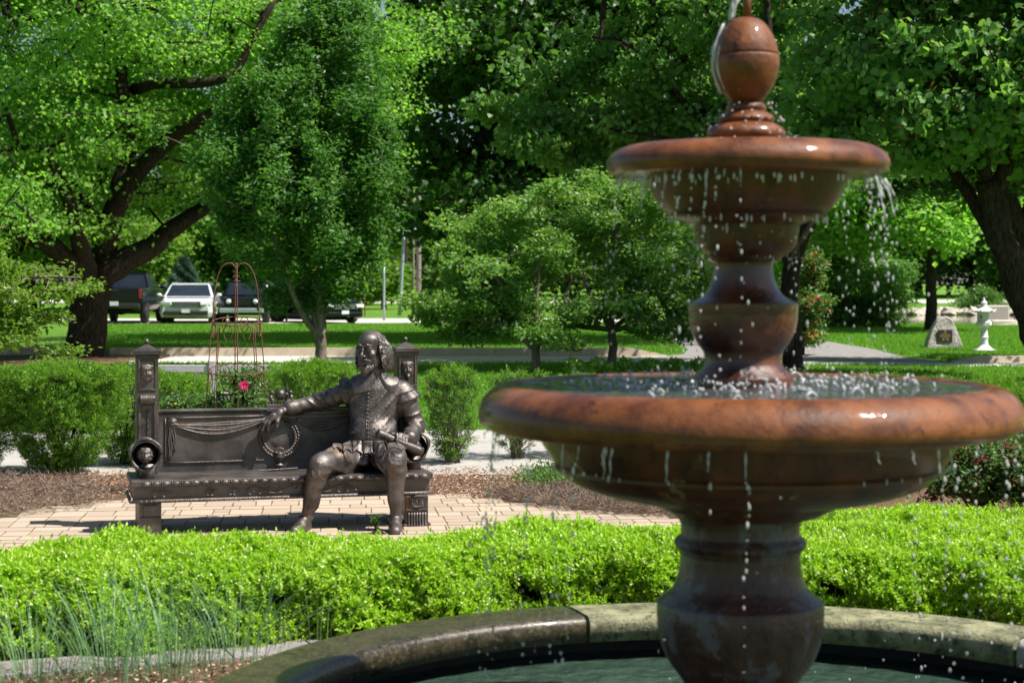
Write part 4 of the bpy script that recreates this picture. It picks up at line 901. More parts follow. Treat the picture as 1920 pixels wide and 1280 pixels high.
# ------------------------------------------------------------------ trees and shrubs
def lobe(px, py, d, rx, rz, ry=None, dd=0):
    D_ = d + dd; return (P(px, py, D_), np.array([rx * d / F, (ry if ry else rx * d / F * .9), rz * d / F]))
def sample_lobes(lobes, n, rg, shell=.45, per=11):
    w = np.array([r[0] * r[1] * r[2] for _, r in lobes]) ** .8; w /= w.sum(); out = []
    for (c, r), k_ in zip(lobes, (w * n).astype(int) + 1):   # boughs inside every lobe, clusters round each bough
        K = max(3, k_ // per); v = unit(rg.normal(0, 1, (K, 3))); q = shell + (1.05 - shell) * rg.random(K) ** .6; cc = c + v * q[:, None] * r
        i = rg.integers(K, size=k_); sz_ = (.14 + .16 * rg.random(K))[i][:, None]; out.append(cc[i] + rg.normal(0, 1, (k_, 3)) * r * sz_ * [1, 1, .6])
    return np.concatenate(out)
def grow(limbs, pts, rg, step=.5, twig=.012, sag=.04):
    """limbs: list of (points, r0, r1); every cluster point is joined to the nearest wood"""
    NP, par, fix = [], [], []; mb = MB()
    for L, r0, r1 in limbs:
        L = np.asarray(L); n = max(6, int(np.linalg.norm(np.diff(L, axis=0), axis=1).sum() / step * 2)); q = spl(L, n); r = r0 + (r1 - r0) * np.linspace(0, 1, n) ** .8
        j = q.copy(); j[1:-1] += rg.normal(0, .12, (n - 2, 3)) * r[1:-1, None]; mb.tube(j, r, 12)
        NP += list(q[n // 5:]); par += [-1] * (n - n // 5); fix += list(r[n // 5:])
    NP = list(NP); base = np.array(NP); dist = np.array([np.min(np.linalg.norm(base - p, axis=1)) for p in pts]); order = np.argsort(dist)
    cap_ = len(NP) + len(pts) * 12 + 10; A = np.zeros((cap_, 3)); A[:len(NP)] = NP; n = len(NP); parent = [-1] * n; leafn = []; nb = n
    for o in order:
        p = pts[o]; dd = np.linalg.norm(A[:n] - p, axis=1); dd[A[:n, 2] > p[2] + .3 * dd] *= 1.25; i = int(np.argmin(dd)); a = A[i]; L = np.linalg.norm(p - a); k_ = int(min(8, max(1, round(L / step)))); cur = i
        for q in range(1, k_ + 1):
            t = q / k_; x = a + (p - a) * t + np.array([0, 0, sag * L * math.sin(math.pi * t)]) + (rg.normal(0, .05, 3) * L / k_ if q < k_ else 0)
            A[n] = x; parent.append(cur); cur = n; n += 1
        leafn.append(cur)
    cnt = np.zeros(n); 
    for l in leafn: cnt[l] += 1
    for i in range(n - 1, nb - 1, -1):
        if parent[i] >= 0: cnt[parent[i]] += cnt[i]
    rad = twig * np.sqrt(np.maximum(cnt, .5)) 
    ch = {}
    for i in range(nb, n): ch.setdefault(parent[i], []).append(i)
    done = set()
    for i in range(nb, n):      # chains
        if i in done: continue
        pi = parent[i]; chain = [A[pi], A[i]]; rr = [min(rad[i] * 1.1, fix[pi] if pi < nb else rad[pi]), rad[i]]; done.add(i); c = i
        while c in ch:
            nx = max(ch[c], key=lambda z: cnt[z])
            if nx in done: break
            chain.append(A[nx]); rr.append(rad[nx]); done.add(nx); c = nx
        mb.tube(np.array(chain), rr, 5 if rr[0] < .05 else 8, caps=False)
    return mb
def foliage(mb, pts, rg, nl, spread, size, tm=KITE, w=.55, droop=.25, upn=.9, flat=.6, dirout=None):
    n = len(pts) * nl; c = np.repeat(pts, nl, 0); p = c + rg.normal(0, 1, (n, 3)) * spread * [1, 1, flat]
    T = rg.normal(0, 1, (n, 3)); T[:, 2] = T[:, 2] * .5 - droop; Nn = rg.normal(0, .55, (n, 3)) + [0, 0, upn]
    cr = np.repeat(rg.random(len(pts)), nl); sz = size * (.6 + .7 * rg.random(n))
    leaves(mb, p, T, Nn, sz, sz * w, tm, rnd=np.clip(.55 * rg.random(n) + .45 * cr, 0, 1), rg=rg)
def tree(name, label, base, limbs, lobes, ncl, nl, spread, size, lm, seed, tm=KITE, w=.6, bark='bark', step=.5, twig=.012, shell=.45, droop=.25, upn=.9, flat=.6, group=None, cat='tree', extra=None, clear=None, per=11):
    rg = np.random.default_rng(seed); t = thing(name, label, cat, base, group); pts = sample_lobes(lobes, ncl, rg, shell, per)
    pts = pts[pts[:, 2] > .25]
    for L, rpx, zoff in (clear or []):
        px = 960 + pts[:, 0] / pts[:, 1] * F; py = HZ - (pts[:, 2] - EYE) / pts[:, 1] * F; q = np.array([(a, b) for a, b, *_ in L], float); q = spl(q, 30)
        dm = np.min(np.hypot(px[:, None] - q[:, 0], py[:, None] - q[:, 1]), 1); pts = pts[~((dm < rpx) & (pts[:, 1] < base[1] + zoff))]
    grow(limbs, pts, rg, step, twig).build('trunk', M[bark], t, smooth=True)
    mb = MB(); foliage(mb, pts, rg, nl, spread, size, tm, w, droop, upn, flat); mb.build('crown', M[lm], t)
    if extra:
        mb = MB(); foliage(mb, pts[rg.random(len(pts)) < extra[1]], rg, extra[2], spread, extra[3], KITE, extra[4], 1.2, .1, flat); mb.build(extra[5], M[extra[0]], t)
    return t
def L3(l, d): return [P(a, b, d + (c[0] if c else 0)) for a, b, *c in l]

# big maple, left
d = 36.5; b0 = P(160, 672, d); b0[2] = 0
limbs = [([b0 + [0, 0, -.1], P(160, 655, d), P(168, 600, d), P(170, 540, d), P(178, 500, d)], .43, .36),
 (L3([(175, 520), (225, 490), (290, 455, 1), (345, 415, 1.5), (400, 380, 2), (450, 330, 3)], d), .34, .10),
 (L3([(180, 505), (205, 440), (222, 370, -1), (262, 318, -1), (320, 262, -1.5), (380, 222, -2), (440, 190, -2)], d), .30, .09),
 (L3([(222, 370, -1), (240, 290, -1), (234, 200, -1.5), (225, 90, -1), (210, -40)], d), .22, .08),
 (L3([(165, 525), (130, 490, -1.5), (80, 455, -2.5), (20, 435, -3), (-60, 380, -4)], d), .27, .10),
 (L3([(160, 520), (150, 450, -2), (130, 380, -3), (90, 280, -3)], d), .24, .08),
 (L3([(252, 168, -1), (300, 158, -2), (390, 154, -2.5), (440, 135, -2.5), (475, 70, -2.5), (520, -10, -2.5)], d), .12, .06),
 (L3([(120, -20, -2), (175, 40, -3), (240, 5, -3)], d), .09, .05)]
tree('maple_tree', 'big old maple with thick dark limbs and bright green crown, far left', b0, limbs,
 [lobe(60, 120, d, 250, 240, 5), lobe(330, 60, d, 240, 200, 5), lobe(110, 330, d, 170, 130, 4, -1), lobe(-120, 260, d, 220, 220, 4), lobe(560, 110, d, 200, 180, 4, 2), lobe(330, 330, d, 130, 90, 3.5, 1.5), lobe(70, 430, d, 110, 60, 3, -3), lobe(470, 390, d, 100, 90, 3, 3), lobe(560, 290, d, 130, 140, 3, 3), lobe(180, -160, d, 420, 160, 6), lobe(-150, 420, d, 170, 100, 3), lobe(400, 200, d, 250, 160, 2, 5), lobe(100, 250, d, 250, 200, 2, 4)],
 2600, 120, .27, .088, 'l_maple', 101, LOBED, .95, step=.7, twig=.011, shell=.35, per=7, flat=.5, upn=.25, droop=.35, clear=[([(175, 520), (225, 490), (290, 455), (345, 415), (400, 380)], 42, 4), ([(180, 505), (205, 440), (222, 370), (262, 318), (320, 262), (400, 215)], 30, 4), ([(252, 165), (300, 158), (390, 154), (440, 135)], 22, 4), ([(130, 490), (80, 455), (30, 440)], 22, 4), ([(240, 290), (234, 200)], 20, 4), ([(170, 700), (172, 560), (178, 490)], 52, 6)])

# upright pear, left centre
d = 31; b0 = P(600, 697, d); b0[2] = 0
limbs = [([b0 - [0, 0, .1], P(602, 640, d), P(601, 560, d), P(600, 430, d), P(598, 280, d), P(600, 120, d)], .115, .03),
 (L3([(600, 655), (590, 625), (562, 580, -.3), (530, 500, -.5), (500, 400, -.5)], d), .07, .03), (L3([(601, 640), (590, 600), (575, 520, .3), (555, 380, .3), (545, 200, 0)], d), .06, .02),
 (L3([(602, 620), (612, 560, .2), (640, 470, .4), (665, 360, .3), (680, 230)], d), .06, .02)]
tree('pear_tree', 'upright dense dark green ornamental tree standing behind the empty end of the bench', b0, limbs,
 [lobe(550, 320, d, 150, 100, 1.4), lobe(640, 320, d, 85, 120, 1.0), lobe(600, 200, d, 110, 90, 1.1), lobe(460, 300, d, 70, 70, 1.0), lobe(545, 430, d, 125, 80, 1.3), lobe(640, 430, d, 75, 80, 1.0), lobe(575, 525, d, 75, 45, .8), lobe(510, 200, d, 75, 60, .9), lobe(610, 80, d, 55, 80, .8), lobe(670, 110, d, 45, 90, .7), lobe(560, 110, d, 40, 60, .7), lobe(700, 240, d, 40, 60, .6), lobe(440, 400, d, 55, 40, .7), lobe(690, 350, d, 45, 40, .6), lobe(620, 0, d, 50, 60, .6), lobe(430, 230, d, 40, 30, .5)],
 1000, 92, .095, .100, 'l_pear', 102, KITE, .5, 'bark2', step=.35, twig=.007, shell=.6, per=4, droop=.0, upn=.35, flat=1.3)

# two crabapples, centre
d = 31
def crab(px, yb, lobes, seed, label, n, forks):
    b0 = P(px, yb, 30.5 if px < 1100 else 31.8); b0[2] = 0; dd = b0[1]; L = []
    top = P(px + 2, 618 if px > 1100 else 655, dd); L.append(([b0 - [0, 0, .05], (b0 + top) / 2 + [.02, 0, 0], top], .09 if px > 1100 else .075, .07))
    for f in forks: L.append(([top] + L3(f, dd), .055, .018))
    return tree('crabapple_tree', label, b0, L, lobes, int(n * 1.3), 72, .10, .095, 'l_crab', seed, KITE, .5, 'bark2', step=.25, twig=.0055, shell=.5, droop=.05, upn=.4, flat=.6, group='crabapple trees beside the street')
crab(1002, 700, [lobe(930, 500, d, 135, 100, 1.5), lobe(1010, 420, d, 110, 80, 1.3), lobe(860, 590, d, 85, 45, 1.0, -.6), lobe(1000, 645, d, 65, 32, .7, -.9), lobe(1010, 560, d, 110, 70, 1.3), lobe(880, 440, d, 65, 45, .8)], 103, 'low spreading crabapple with its leaves reaching down beside the statue head', 400,
 [[(975, 600, .3), (930, 520, .3), (880, 470, .3)], [(1005, 590), (1010, 480), (1010, 380)], [(1030, 620, .3), (1060, 560, .5), (1080, 480, .6)], [(960, 620, .2), (900, 600, .2), (830, 600, 0)]])
crab(1146, 693, [lobe(1150, 430, d, 120, 90, 1.5, .8), lobe(1235, 500, d, 95, 100, 1.4, .8), lobe(1140, 540, d, 110, 70, 1.3, .8), lobe(1240, 590, d, 75, 60, 1.0, .3), lobe(1100, 390, d, 90, 50, 1, .8), lobe(1290, 560, d, 50, 90, 1, .8)], 104, 'rounded crabapple on a single grey trunk left of the fountain stem', 430,
 [[(1110, 560, .2), (1080, 480, .5), (1060, 410, .6)], [(1146, 540, .5), (1150, 450, .6), (1160, 360, .8)], [(1180, 590, .3), (1230, 540, .5), (1280, 480, .8)], [(1090, 612), (1040, 605, -.2), (1010, 600, -.3)], [(1200, 610, 0), (1260, 620, -.3), (1290, 640, -.5)]])

# redbuds, centre and right
d = 31.5; b0 = P(1490, 694, d); b0[2] = 0
limbs = [([b0 - [0, 0, .1], P(1486, 640, d), P(1478, 560, d), P(1490, 480, d), P(1515, 420, d), P(1560, 340, d)], .21, .12),
 (L3([(1485, 500), (1450, 420, 1), (1380, 300, 2), (1290, 200, 3), (1180, 110, 3.5)], d), .13, .05), (L3([(1500, 450), (1470, 340), (1450, 200), (1440, 40), (1430, -60)], d), .12, .05),
 (L3([(1290, 200, 3), (1230, 130, 3), (1170, 78, 2.5), (1110, 70, 2.5)], d), .06, .03), (L3([(1380, 300, 2), (1250, 260, 3), (1120, 240, 3.5)], d), .06, .03)]
tree('redbud_tree', 'dark crooked redbud rising directly behind the fountain stem', b0, limbs,
 [lobe(1130, 190, d, 170, 105, 1.8, 4.5), lobe(1300, 120, d, 190, 140, 1.9, 4), lobe(1010, 240, d, 110, 90, 1.4, 4.5), lobe(1480, 90, d, 170, 160, 2.2, 2), lobe(1260, 270, d, 150, 60, 1.5, 4.5), lobe(1560, 260, d, 110, 80, 1.8, 1), lobe(1380, -60, d, 260, 80, 2.2, 3), lobe(1430, 300, d, 110, 60, 1.5, 3)],
 1000, 52, .20, .115, 'l_redbud', 105, ROUND, .95, step=.45, twig=.009, shell=.5, droop=.8, upn=.2, flat=.55, extra=('pod', .5, 16, .09, .2, 'dry_pods'), group='redbud trees')
d = 28; b0 = P(1985, 700, d); b0[2] = 0
limbs = [([b0 - [0, 0, .1], P(1945, 630, d), P(1915, 560, d), P(1888, 480, d), P(1868, 410, d), P(1852, 340, d)], .26, .20),
 (L3([(1895, 500), (1850, 420, .3), (1808, 350, .5), (1775, 300, .6), (1735, 255, .5), (1660, 200)], d), .14, .06), (L3([(1855, 350), (1830, 300), (1760, 270, -.5), (1700, 250, -1)], d), .11, .05), (L3([(1860, 370), (1890, 300), (1910, 230), (1925, 120), (1930, 0)], d), .15, .07),
 (L3([(1850, 345), (1840, 250, -.5), (1790, 150, -1), (1740, 60, -1)], d), .09, .04)]
tree('redbud_tree', 'large leaning redbud with a thick forked trunk at the right edge', b0, limbs,
 [lobe(1720, 110, d, 200, 150, 2.2), lobe(1880, 80, d, 200, 180, 2.4), lobe(1640, 220, d, 110, 70, 1.4), lobe(1800, 250, d, 130, 60, 1.5), lobe(2030, 200, d, 160, 160, 2), lobe(1760, -90, d, 300, 100, 2.4)],
 950, 50, .19, .118, 'l_redbud', 106, ROUND, .95, step=.45, twig=.009, shell=.5, droop=.8, upn=.2, flat=.55, extra=('pod', .5, 16, .09, .2, 'dry_pods'), group='redbud trees')
d = 34; b0 = P(2010, 660, d); b0[2] = 0
tree('shade_tree', 'dark second trunk right behind the leaning redbud at the right edge', b0, [([b0 - [0, 0, .1], P(1990, 560, d), P(1940, 480, d), P(1900, 390, d), P(1890, 300, d)], .22, .12), (L3([(1935, 470), (1925, 400), (1960, 300), (1990, 180)], d), .13, .06)],
 [lobe(1900, 250, d, 160, 100, 2), lobe(2050, 300, d, 160, 140, 2), lobe(1760, 330, d, 90, 60, 1.5)], 260, 60, .25, .13, 'l_dark', 107, KITE, .8)
# slim dark tree on the right lawn
d = 56; b0 = P(1745, 621, d); b0[2] = 0
tree('lawn_tree', 'straight dark trunked tree standing behind the memorial boulder', b0, [([b0 - [0, 0, .1], P(1746, 560, d), P(1748, 480, d), P(1750, 400, d), P(1745, 250, d)], .20, .12), (L3([(1748, 470), (1790, 430), (1840, 390)], d), .08, .04), (L3([(1748, 450), (1700, 420, -1), (1650, 400, -2)], d), .08, .04)],
 [lobe(1740, 330, d, 170, 90, 3), lobe(1640, 400, d, 110, 60, 2.5), lobe(1740, 430, d, 60, 40, 2, -2), lobe(1850, 360, d, 90, 60, 2.5), lobe(1560, 360, d, 90, 70, 3, 3)], 520, 75, .42, .19, 'l_maple', 108, KITE, .8, step=.9, twig=.02)
# dark maple in the centre background
d = 47; b0 = P(880, 640, d); b0[2] = 0
tree('dark_maple', 'tall dark green maple behind the crabapples, upper centre', b0, [([b0, P(885, 560, d), P(890, 450, d), P(900, 250, d), P(920, 50, d)], .35, .12), (L3([(890, 420), (960, 300), (1060, 180), (1150, 100)], d), .18, .08), (L3([(890, 430), (830, 330), (780, 200)], d), .15, .06)],
 [lobe(850, 180, d, 115, 170, 4), lobe(960, 60, d, 250, 150, 5), lobe(1080, 250, d, 220, 130, 4), lobe(830, 360, d, 85, 80, 3), lobe(960, 380, d, 170, 90, 4), lobe(1180, 380, d, 170, 80, 4), lobe(1200, 100, d, 200, 200, 5), lobe(900, -120, d, 350, 120, 5), lobe(1330, 300, d, 120, 120, 4)],
 1300, 60, .42, .20, 'l_dark', 109, LOBED, .95, step=.9, twig=.02, shell=.4, droop=.6, upn=.3)

# near crabapple branches reaching in from the left
d = 17; b0 = np.array([-6.6, 17.6, 0])
tree('crabapple_tree', 'light green branch tips reaching in from the left edge above the yew', b0, [([b0, b0 + [.02, 0, .9], P(-330, 560, d), P(-300, 400, d)], .09, .05), (L3([(-320, 600, .3), (-180, 580), (-40, 545), (70, 520), (150, 520)], d), .05, .006), (L3([(-325, 590, .2), (-180, 600), (-60, 600), (60, 590), (140, 600)], d), .045, .006),
  (L3([(-320, 600), (-180, 640), (-60, 645), (60, 650), (130, 675)], d), .04, .006), (L3([(-320, 540), (-180, 480), (-80, 450), (10, 425)], d), .045, .008)],
 [lobe(20, 540, d, 105, 36, .6), lobe(10, 600, d, 100, 28, .6), lobe(30, 645, d, 75, 22, .5), lobe(115, 535, d, 55, 16, .3), lobe(-90, 560, d, 120, 100, .9), lobe(0, 470, d, 40, 40, .45), lobe(95, 662, d, 50, 20, .3), lobe(60, 590, d, 80, 16, .4)],
 430, 22, .065, .060, 'l_near', 110, LANCE, .5, 'bark2', step=.16, twig=.0032, shell=.2, droop=.1, upn=1.0, flat=.5, group='crabapple trees')

# far trees: each a tree of its own
FAR = [  # px, base y, d, crown radius px x/z, crown centre y, material, label
 (60, 600, 100, 240, 150, 420, 'l_far', 'mid green tree far behind the black pickup, left edge', 7),
 (265, 610, 88, 115, 85, 500, 'l_farlight', 'pale soft green tree behind the white car', 3),
 (470, 600, 92, 150, 110, 440, 'l_far', 'bright tree behind the dark off-road car', 3),
 (720, 575, 100, 55, 28, 530, 'l_farlight', 'small round pale tree on the far lawn beside the utility poles', 2),
 (690, 575, 118, 110, 170, 330, 'l_farlight', 'tall light green tree between the upright tree and the dark maple', 3),
 (640, 570, 150, 130, 100, 470, 'l_far', 'distant tree left of the leaning utility pole', 4),
 (820, 570, 140, 120, 120, 440, 'l_far', 'distant tree right of the utility poles', 4),
 (760, 580, 110, 90, 110, 120, 'l_maple', 'sunlit light green tree top left of the dark maple', 3),
 (960, 570, 150, 170, 110, 480, 'l_dark', 'dark distant tree glimpsed behind the left crabapple', 4),
 (1160, 570, 150, 170, 130, 460, 'l_far', 'distant tree glimpsed behind the right crabapple', 4),
 (1400, 575, 120, 160, 130, 440, 'l_far', 'distant tree glimpsed behind the fountain stem', 4),
 (1560, 575, 110, 120, 140, 420, 'l_maple', 'bright green tree right of the fountain behind the flowering shrub', 4),
 (1690, 562, 165, 150, 110, 470, 'l_far', 'distant tree left of the slim dark trunk on the far lawn', 4),
 (1820, 560, 170, 150, 120, 450, 'l_dark', 'dark distant tree above the pond', 4),
 (1960, 560, 165, 150, 140, 440, 'l_far', 'distant tree behind the leaning redbud trunk', 4),
 (1720, 560, 190, 330, 200, 330, 'l_dark', 'very distant dark tree filling the gap above the pond', 5),
 (330, 590, 170, 330, 200, 400, 'l_dark', 'very distant dark tree behind the parked cars', 5),
 (1330, 570, 185, 260, 210, 330, 'l_dark', 'very distant dark tree behind the fountain', 5),
 (-380, 590, 110, 300, 200, 380, 'l_far', 'tree outside the left edge beyond the parking lot', 5), (-1000, 590, 110, 330, 210, 370, 'l_dark', 'second tree outside the left edge beyond the parking lot', 5),
 (2330, 570, 130, 280, 200, 390, 'l_far', 'tree outside the right edge beyond the pond', 5), (2900, 570, 120, 320, 220, 370, 'l_dark', 'second tree outside the right edge beyond the pond', 5)]
for i, (px, yb, d, rx, rz, yc, lm, lb, ks) in enumerate(FAR):
    b0 = P(px, yb, d); b0[2] = 0; rr = rx * d / F; rg = np.random.default_rng(300 + i)
    lbs = [lobe(px + rg.uniform(-.55, .55) * rx, yc + rg.uniform(-.55, .55) * rz, d, rx * rg.uniform(.4, .6), rz * rg.uniform(.4, .6), rr * .5, rg.uniform(-.4, .4) * rr) for _ in range(ks + 4)]
    tree('background_tree', lb, b0, [([b0, P(px, (yb + yc) / 2, d), P(px + 5, yc, d)], .03 * rr + .12, .08)], lbs, int(170 + 26 * (rx * rz) / 1000), 44, .0055 * d, .0026 * d + .03, lm, 400 + i, KITE, .8, step=1.6, twig=.03, shell=.25, group='trees beyond the street')

# conifers beside the parking lot
def spruce(px, yb, d, h, w, label, lm='l_spruce'):
    b0 = P(px, yb, d); b0[2] = 0; rg = np.random.default_rng(int(px)); t = thing('spruce_tree', label, 'tree', b0, 'young spruces by the parking lot'); mb = MB(); mb.tube([b0, b0 + [0, 0, h]], [.10, .01], 8); mb.build('trunk', M['bark'], t)
    n = 9000; z = rg.random(n) ** .7; a = rg.random(n) * 6.28; zz_ = (1 - z) ; r = w * z * (.75 + .25 * np.sin(a * 5 + zz_ * 30)) * (.4 + .6 * rg.random(n) ** .4)
    p = b0 + np.c_[r * np.cos(a), r * np.sin(a), .15 + h * zz_]; mb = MB(); leaves(mb, p, np.c_[np.cos(a), np.sin(a), -.2 + .5 * rg.random(n)], rg.normal(0, .5, (n, 3)) + [0, 0, 1], .22, .05, KITE, rg=rg); mb.build('crown', M[lm], t)
spruce(345, 606, 84, 2.6, 1.5, 'young blue green spruce seen above the white car'); spruce(523, 612, 78, 1.9, .9, 'small blue spruce beside the dark off-road car')

# shrubs
def shrub(name, label, px, yb, d, lobes, n, nl, spread, size, lm, seed, extra=None, stems=7, group=None, w=.5, tm=KITE, bark='bark'):
    b0 = P(px, yb, d); b0[2] = 0; rg = np.random.default_rng(seed); t = thing(name, label, 'shrub', b0, group); pts = sample_lobes(lobes, n, rg, .4); pts = pts[pts[:, 2] > .05]
    L = []
    for i in range(stems):
        q = pts[rg.integers(len(pts))]; m = b0 + (q - b0) * [.35, .35, .5]; L.append(([b0 + [rg.normal(0, .04), rg.normal(0, .04), 0], m, q], .006 * d ** .5, .002 * d ** .5))
    grow(L, pts, rg, .3 * max(.5, d / 30), .0012 * d ** .5).build('stems', M[bark], t); mb = MB(); foliage(mb, pts, rg, nl, spread, size, tm, w, .1, .8, .7); mb.build('foliage', M[lm], t)
    if extra:
        for (m_, fr, k_, sz, nm) in extra: mb = MB(); foliage(mb, pts[rg.random(len(pts)) < fr], rg, k_, spread * .6, sz, ROUND, .9); mb.build(nm, M[m_], t)
    return t
shrub('large_shrub', 'big rounded dark green shrub left of the pond', 1620, 612, 60, [lobe(1600, 540, 60, 85, 62, 1.8), lobe(1560, 500, 60, 60, 50, 1.5), lobe(1650, 520, 60, 55, 55, 1.3), lobe(1620, 585, 60, 70, 25, 1.2), lobe(1585, 470, 60, 40, 30, 1)], 420, 80, .26, .15, 'l_redbud', 501)
shrub('flowering_shrub', 'tall shrub with red and orange flowers right of the fountain stem', 1500, 640, 38, [lobe(1512, 560, 38, 28, 70, .5), lobe(1530, 500, 38, 22, 40, .4), lobe(1508, 620, 38, 25, 25, .4)], 150, 45, .12, .10, 'l_ground', 502, [('redflower', .55, 14, .07, 'red_flowers'), ('orange', .16, 16, .07, 'orange_flowers')])
shrub('low_evergreen', 'low spreading green shrub by the pond behind the white lantern', 1855, 588, 92, [lobe(1850, 568, 92, 38, 22, 1.2)], 120, 60, .28, .16, 'l_ground', 503)
shrub('red_leaved_shrub', 'shrub with reddish new leaves under the right side of the big bowl', 1830, 950, 11.6, [lobe(1830, 880, 11.2, 90, 50, .35), lobe(1900, 900, 11.2, 60, 60, .3), lobe(1780, 900, 11.2, 50, 45, .25), lobe(1790, 845, 11.2, 40, 20, .2)], 380, 26, .045, .034, 'l_nandina', 504, [('l_red', .35, 12, .034, 'red_leaves')])
shrub('red_shrub', 'tiny dark red shrub on the far lawn', 683, 575, 112, [lobe(683, 551, 112, 9, 8, .3)], 30, 40, .12, .14, 'l_red', 505, group='small red shrubs on the far lawn')
shrub('red_shrub', 'small red shrub glimpsed through the left crabapple', 880, 575, 112, [lobe(878, 548, 112, 13, 9, .4)], 30, 40, .12, .14, 'l_red', 506, group='small red shrubs on the far lawn')
shrub('perennial_clump', 'yellow green perennials beside the parking lot', 650, 590, 84, [lobe(650, 580, 84, 20, 9, .8)], 60, 40, .16, .12, 'l_farlight', 507)
shrub('seedling', 'small dark weed sprig growing from the paving by the left shoe', 705, 1003, 11.05, [lobe(704, 975, 11.05, 6, 17, .02)], 9, 4, .010, .036, 'l_dark', 508, stems=3)

# yews
def yew(label, px, yb, d, rpx, ytop, seed, dens=1.0, brown=0, group='clipped yews behind the bench', ry=.42):
    rg = np.random.default_rng(seed); b0 = P(px, yb, d); b0[2] = 0; t = thing('yew_bush', label, 'bush', b0, group); R = rpx * d / F; Ht = EYE - (ytop - HZ) * d / F
    n = int(3300 * dens * R * Ht / .5); u = rg.random(n); zt = .05 + .95 * u ** .9; a = rg.random(n) * 6.283
    prof_ = np.clip(.36 + 1.5 * zt - .95 * zt ** 2.5, 0, 1.05); edge = (rg.random(n) ** .35)
    lump = 1 + .13 * np.sin(a * 4 + zt * 7 + seed) + .09 * np.sin(a * 9 + zt * 13)
    top = rg.random(n) < .30; edge = np.where(top, np.sqrt(rg.random(n)), edge)
    zt = np.where(top, 1 - .10 * edge ** 2 - .05 * rg.random(n) + .04 * np.sin(a * 5 + seed), zt)
    r = R * prof_ * edge * lump; p = b0 + np.c_[r * np.cos(a), r * np.sin(a) * ry / R, Ht * zt]
    out = unit(np.c_[np.cos(a) * edge, np.sin(a) * edge, .35 + .9 * top])
    st_ = MB(); m = 26 if brown else 16
    for i in range(m):
        q = p[rg.integers(n)]; st_.tube(spl([b0 + [rg.normal(0, .03), rg.normal(0, .03), 0], b0 + (q - b0) * [.4, .4, .5], q], 6), [.012, .010, .008, .006, .004, .002], 5)
    st_.build('stems', M['twig' if brown else 'bark'], t)
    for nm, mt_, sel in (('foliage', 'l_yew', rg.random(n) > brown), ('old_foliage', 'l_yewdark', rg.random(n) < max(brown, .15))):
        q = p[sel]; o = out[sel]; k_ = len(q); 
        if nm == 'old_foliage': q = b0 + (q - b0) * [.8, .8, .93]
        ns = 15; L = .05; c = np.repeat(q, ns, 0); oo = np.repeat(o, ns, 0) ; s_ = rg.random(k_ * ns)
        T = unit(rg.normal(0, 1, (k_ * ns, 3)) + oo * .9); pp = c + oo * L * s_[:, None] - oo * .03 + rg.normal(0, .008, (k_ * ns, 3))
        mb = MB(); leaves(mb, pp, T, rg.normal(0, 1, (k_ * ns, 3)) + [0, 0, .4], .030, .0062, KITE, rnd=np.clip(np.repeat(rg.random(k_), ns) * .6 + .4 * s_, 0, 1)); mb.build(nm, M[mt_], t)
    return t
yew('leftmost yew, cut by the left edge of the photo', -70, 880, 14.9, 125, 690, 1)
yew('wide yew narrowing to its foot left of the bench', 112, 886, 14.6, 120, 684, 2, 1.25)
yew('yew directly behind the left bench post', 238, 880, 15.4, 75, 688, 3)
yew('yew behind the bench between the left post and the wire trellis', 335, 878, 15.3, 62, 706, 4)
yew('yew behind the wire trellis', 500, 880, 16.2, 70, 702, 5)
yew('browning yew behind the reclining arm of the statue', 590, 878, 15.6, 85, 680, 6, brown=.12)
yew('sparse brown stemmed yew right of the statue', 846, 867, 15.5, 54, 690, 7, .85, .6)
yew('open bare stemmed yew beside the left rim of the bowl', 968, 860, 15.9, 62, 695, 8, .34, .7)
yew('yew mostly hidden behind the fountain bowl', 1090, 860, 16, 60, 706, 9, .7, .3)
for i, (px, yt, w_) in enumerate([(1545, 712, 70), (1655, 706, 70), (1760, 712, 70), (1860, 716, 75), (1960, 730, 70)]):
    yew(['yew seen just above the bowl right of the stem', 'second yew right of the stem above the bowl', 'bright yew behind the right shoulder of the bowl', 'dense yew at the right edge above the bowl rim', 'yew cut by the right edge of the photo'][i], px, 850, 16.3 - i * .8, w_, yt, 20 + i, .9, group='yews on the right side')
# low groundcover row by the street
rg = np.random.default_rng(55); mb = MB(); n = 9000; x = rg.uniform(1060, 1330, n); p = np.array([P(a, 700, 30) for a in x]); p[:, 1] += rg.normal(0, .4, n); p[:, 2] = .03 + .16 * rg.random(n) * (1 + .3 * np.sin(x * .13))
leaves(mb, p, rg.normal(0, 1, (n, 3)) + [0, 0, .8], rg.normal(0, 1, (n, 3)), .09, .03, KITE, rg=rg); tag(mb.build('low_juniper', M['l_yew']), 'low bright green juniper strip beyond the crabapple trunks', 'ground cover', kind='stuff')
# ------------------------------------------------------------------ low boxwood hedge in the foreground
HH = .36
def hx(px, py): g = G(px, py, HH); return g[0], g[1]
bk = np.array([hx(-350, 1016), hx(0, 1006), hx(400, 1000), hx(750, 990), hx(1000, 984), hx(1250, 972), hx(1600, 950), hx(1920, 936), hx(2300, 925)])
fr_ = np.array([[-3.4, 7.12], [-2.1, 7.32], [-.9, 7.62], [0, 7.95], [.8, 8.0], [1.8, 7.75], [2.6, 7.35], [3.4, 6.9]])
yb_ = lambda x: np.interp(x, bk[:, 0], bk[:, 1]); yf_ = lambda x: np.interp(x, fr_[:, 0], fr_[:, 1])
rg = np.random.default_rng(61)
hedge = thing('boxwood_hedge', 'low bright yellow green boxwood hedge curving across the foreground behind the basin', 'hedge', (0, 8.4, 0))
def bumps(x, y): return .030 * np.sin(x * 3.1 + y * 2.3) + .022 * np.sin(x * 7.3 - y * 5.1 + 1) + .014 * np.sin(x * 15 + y * 11)
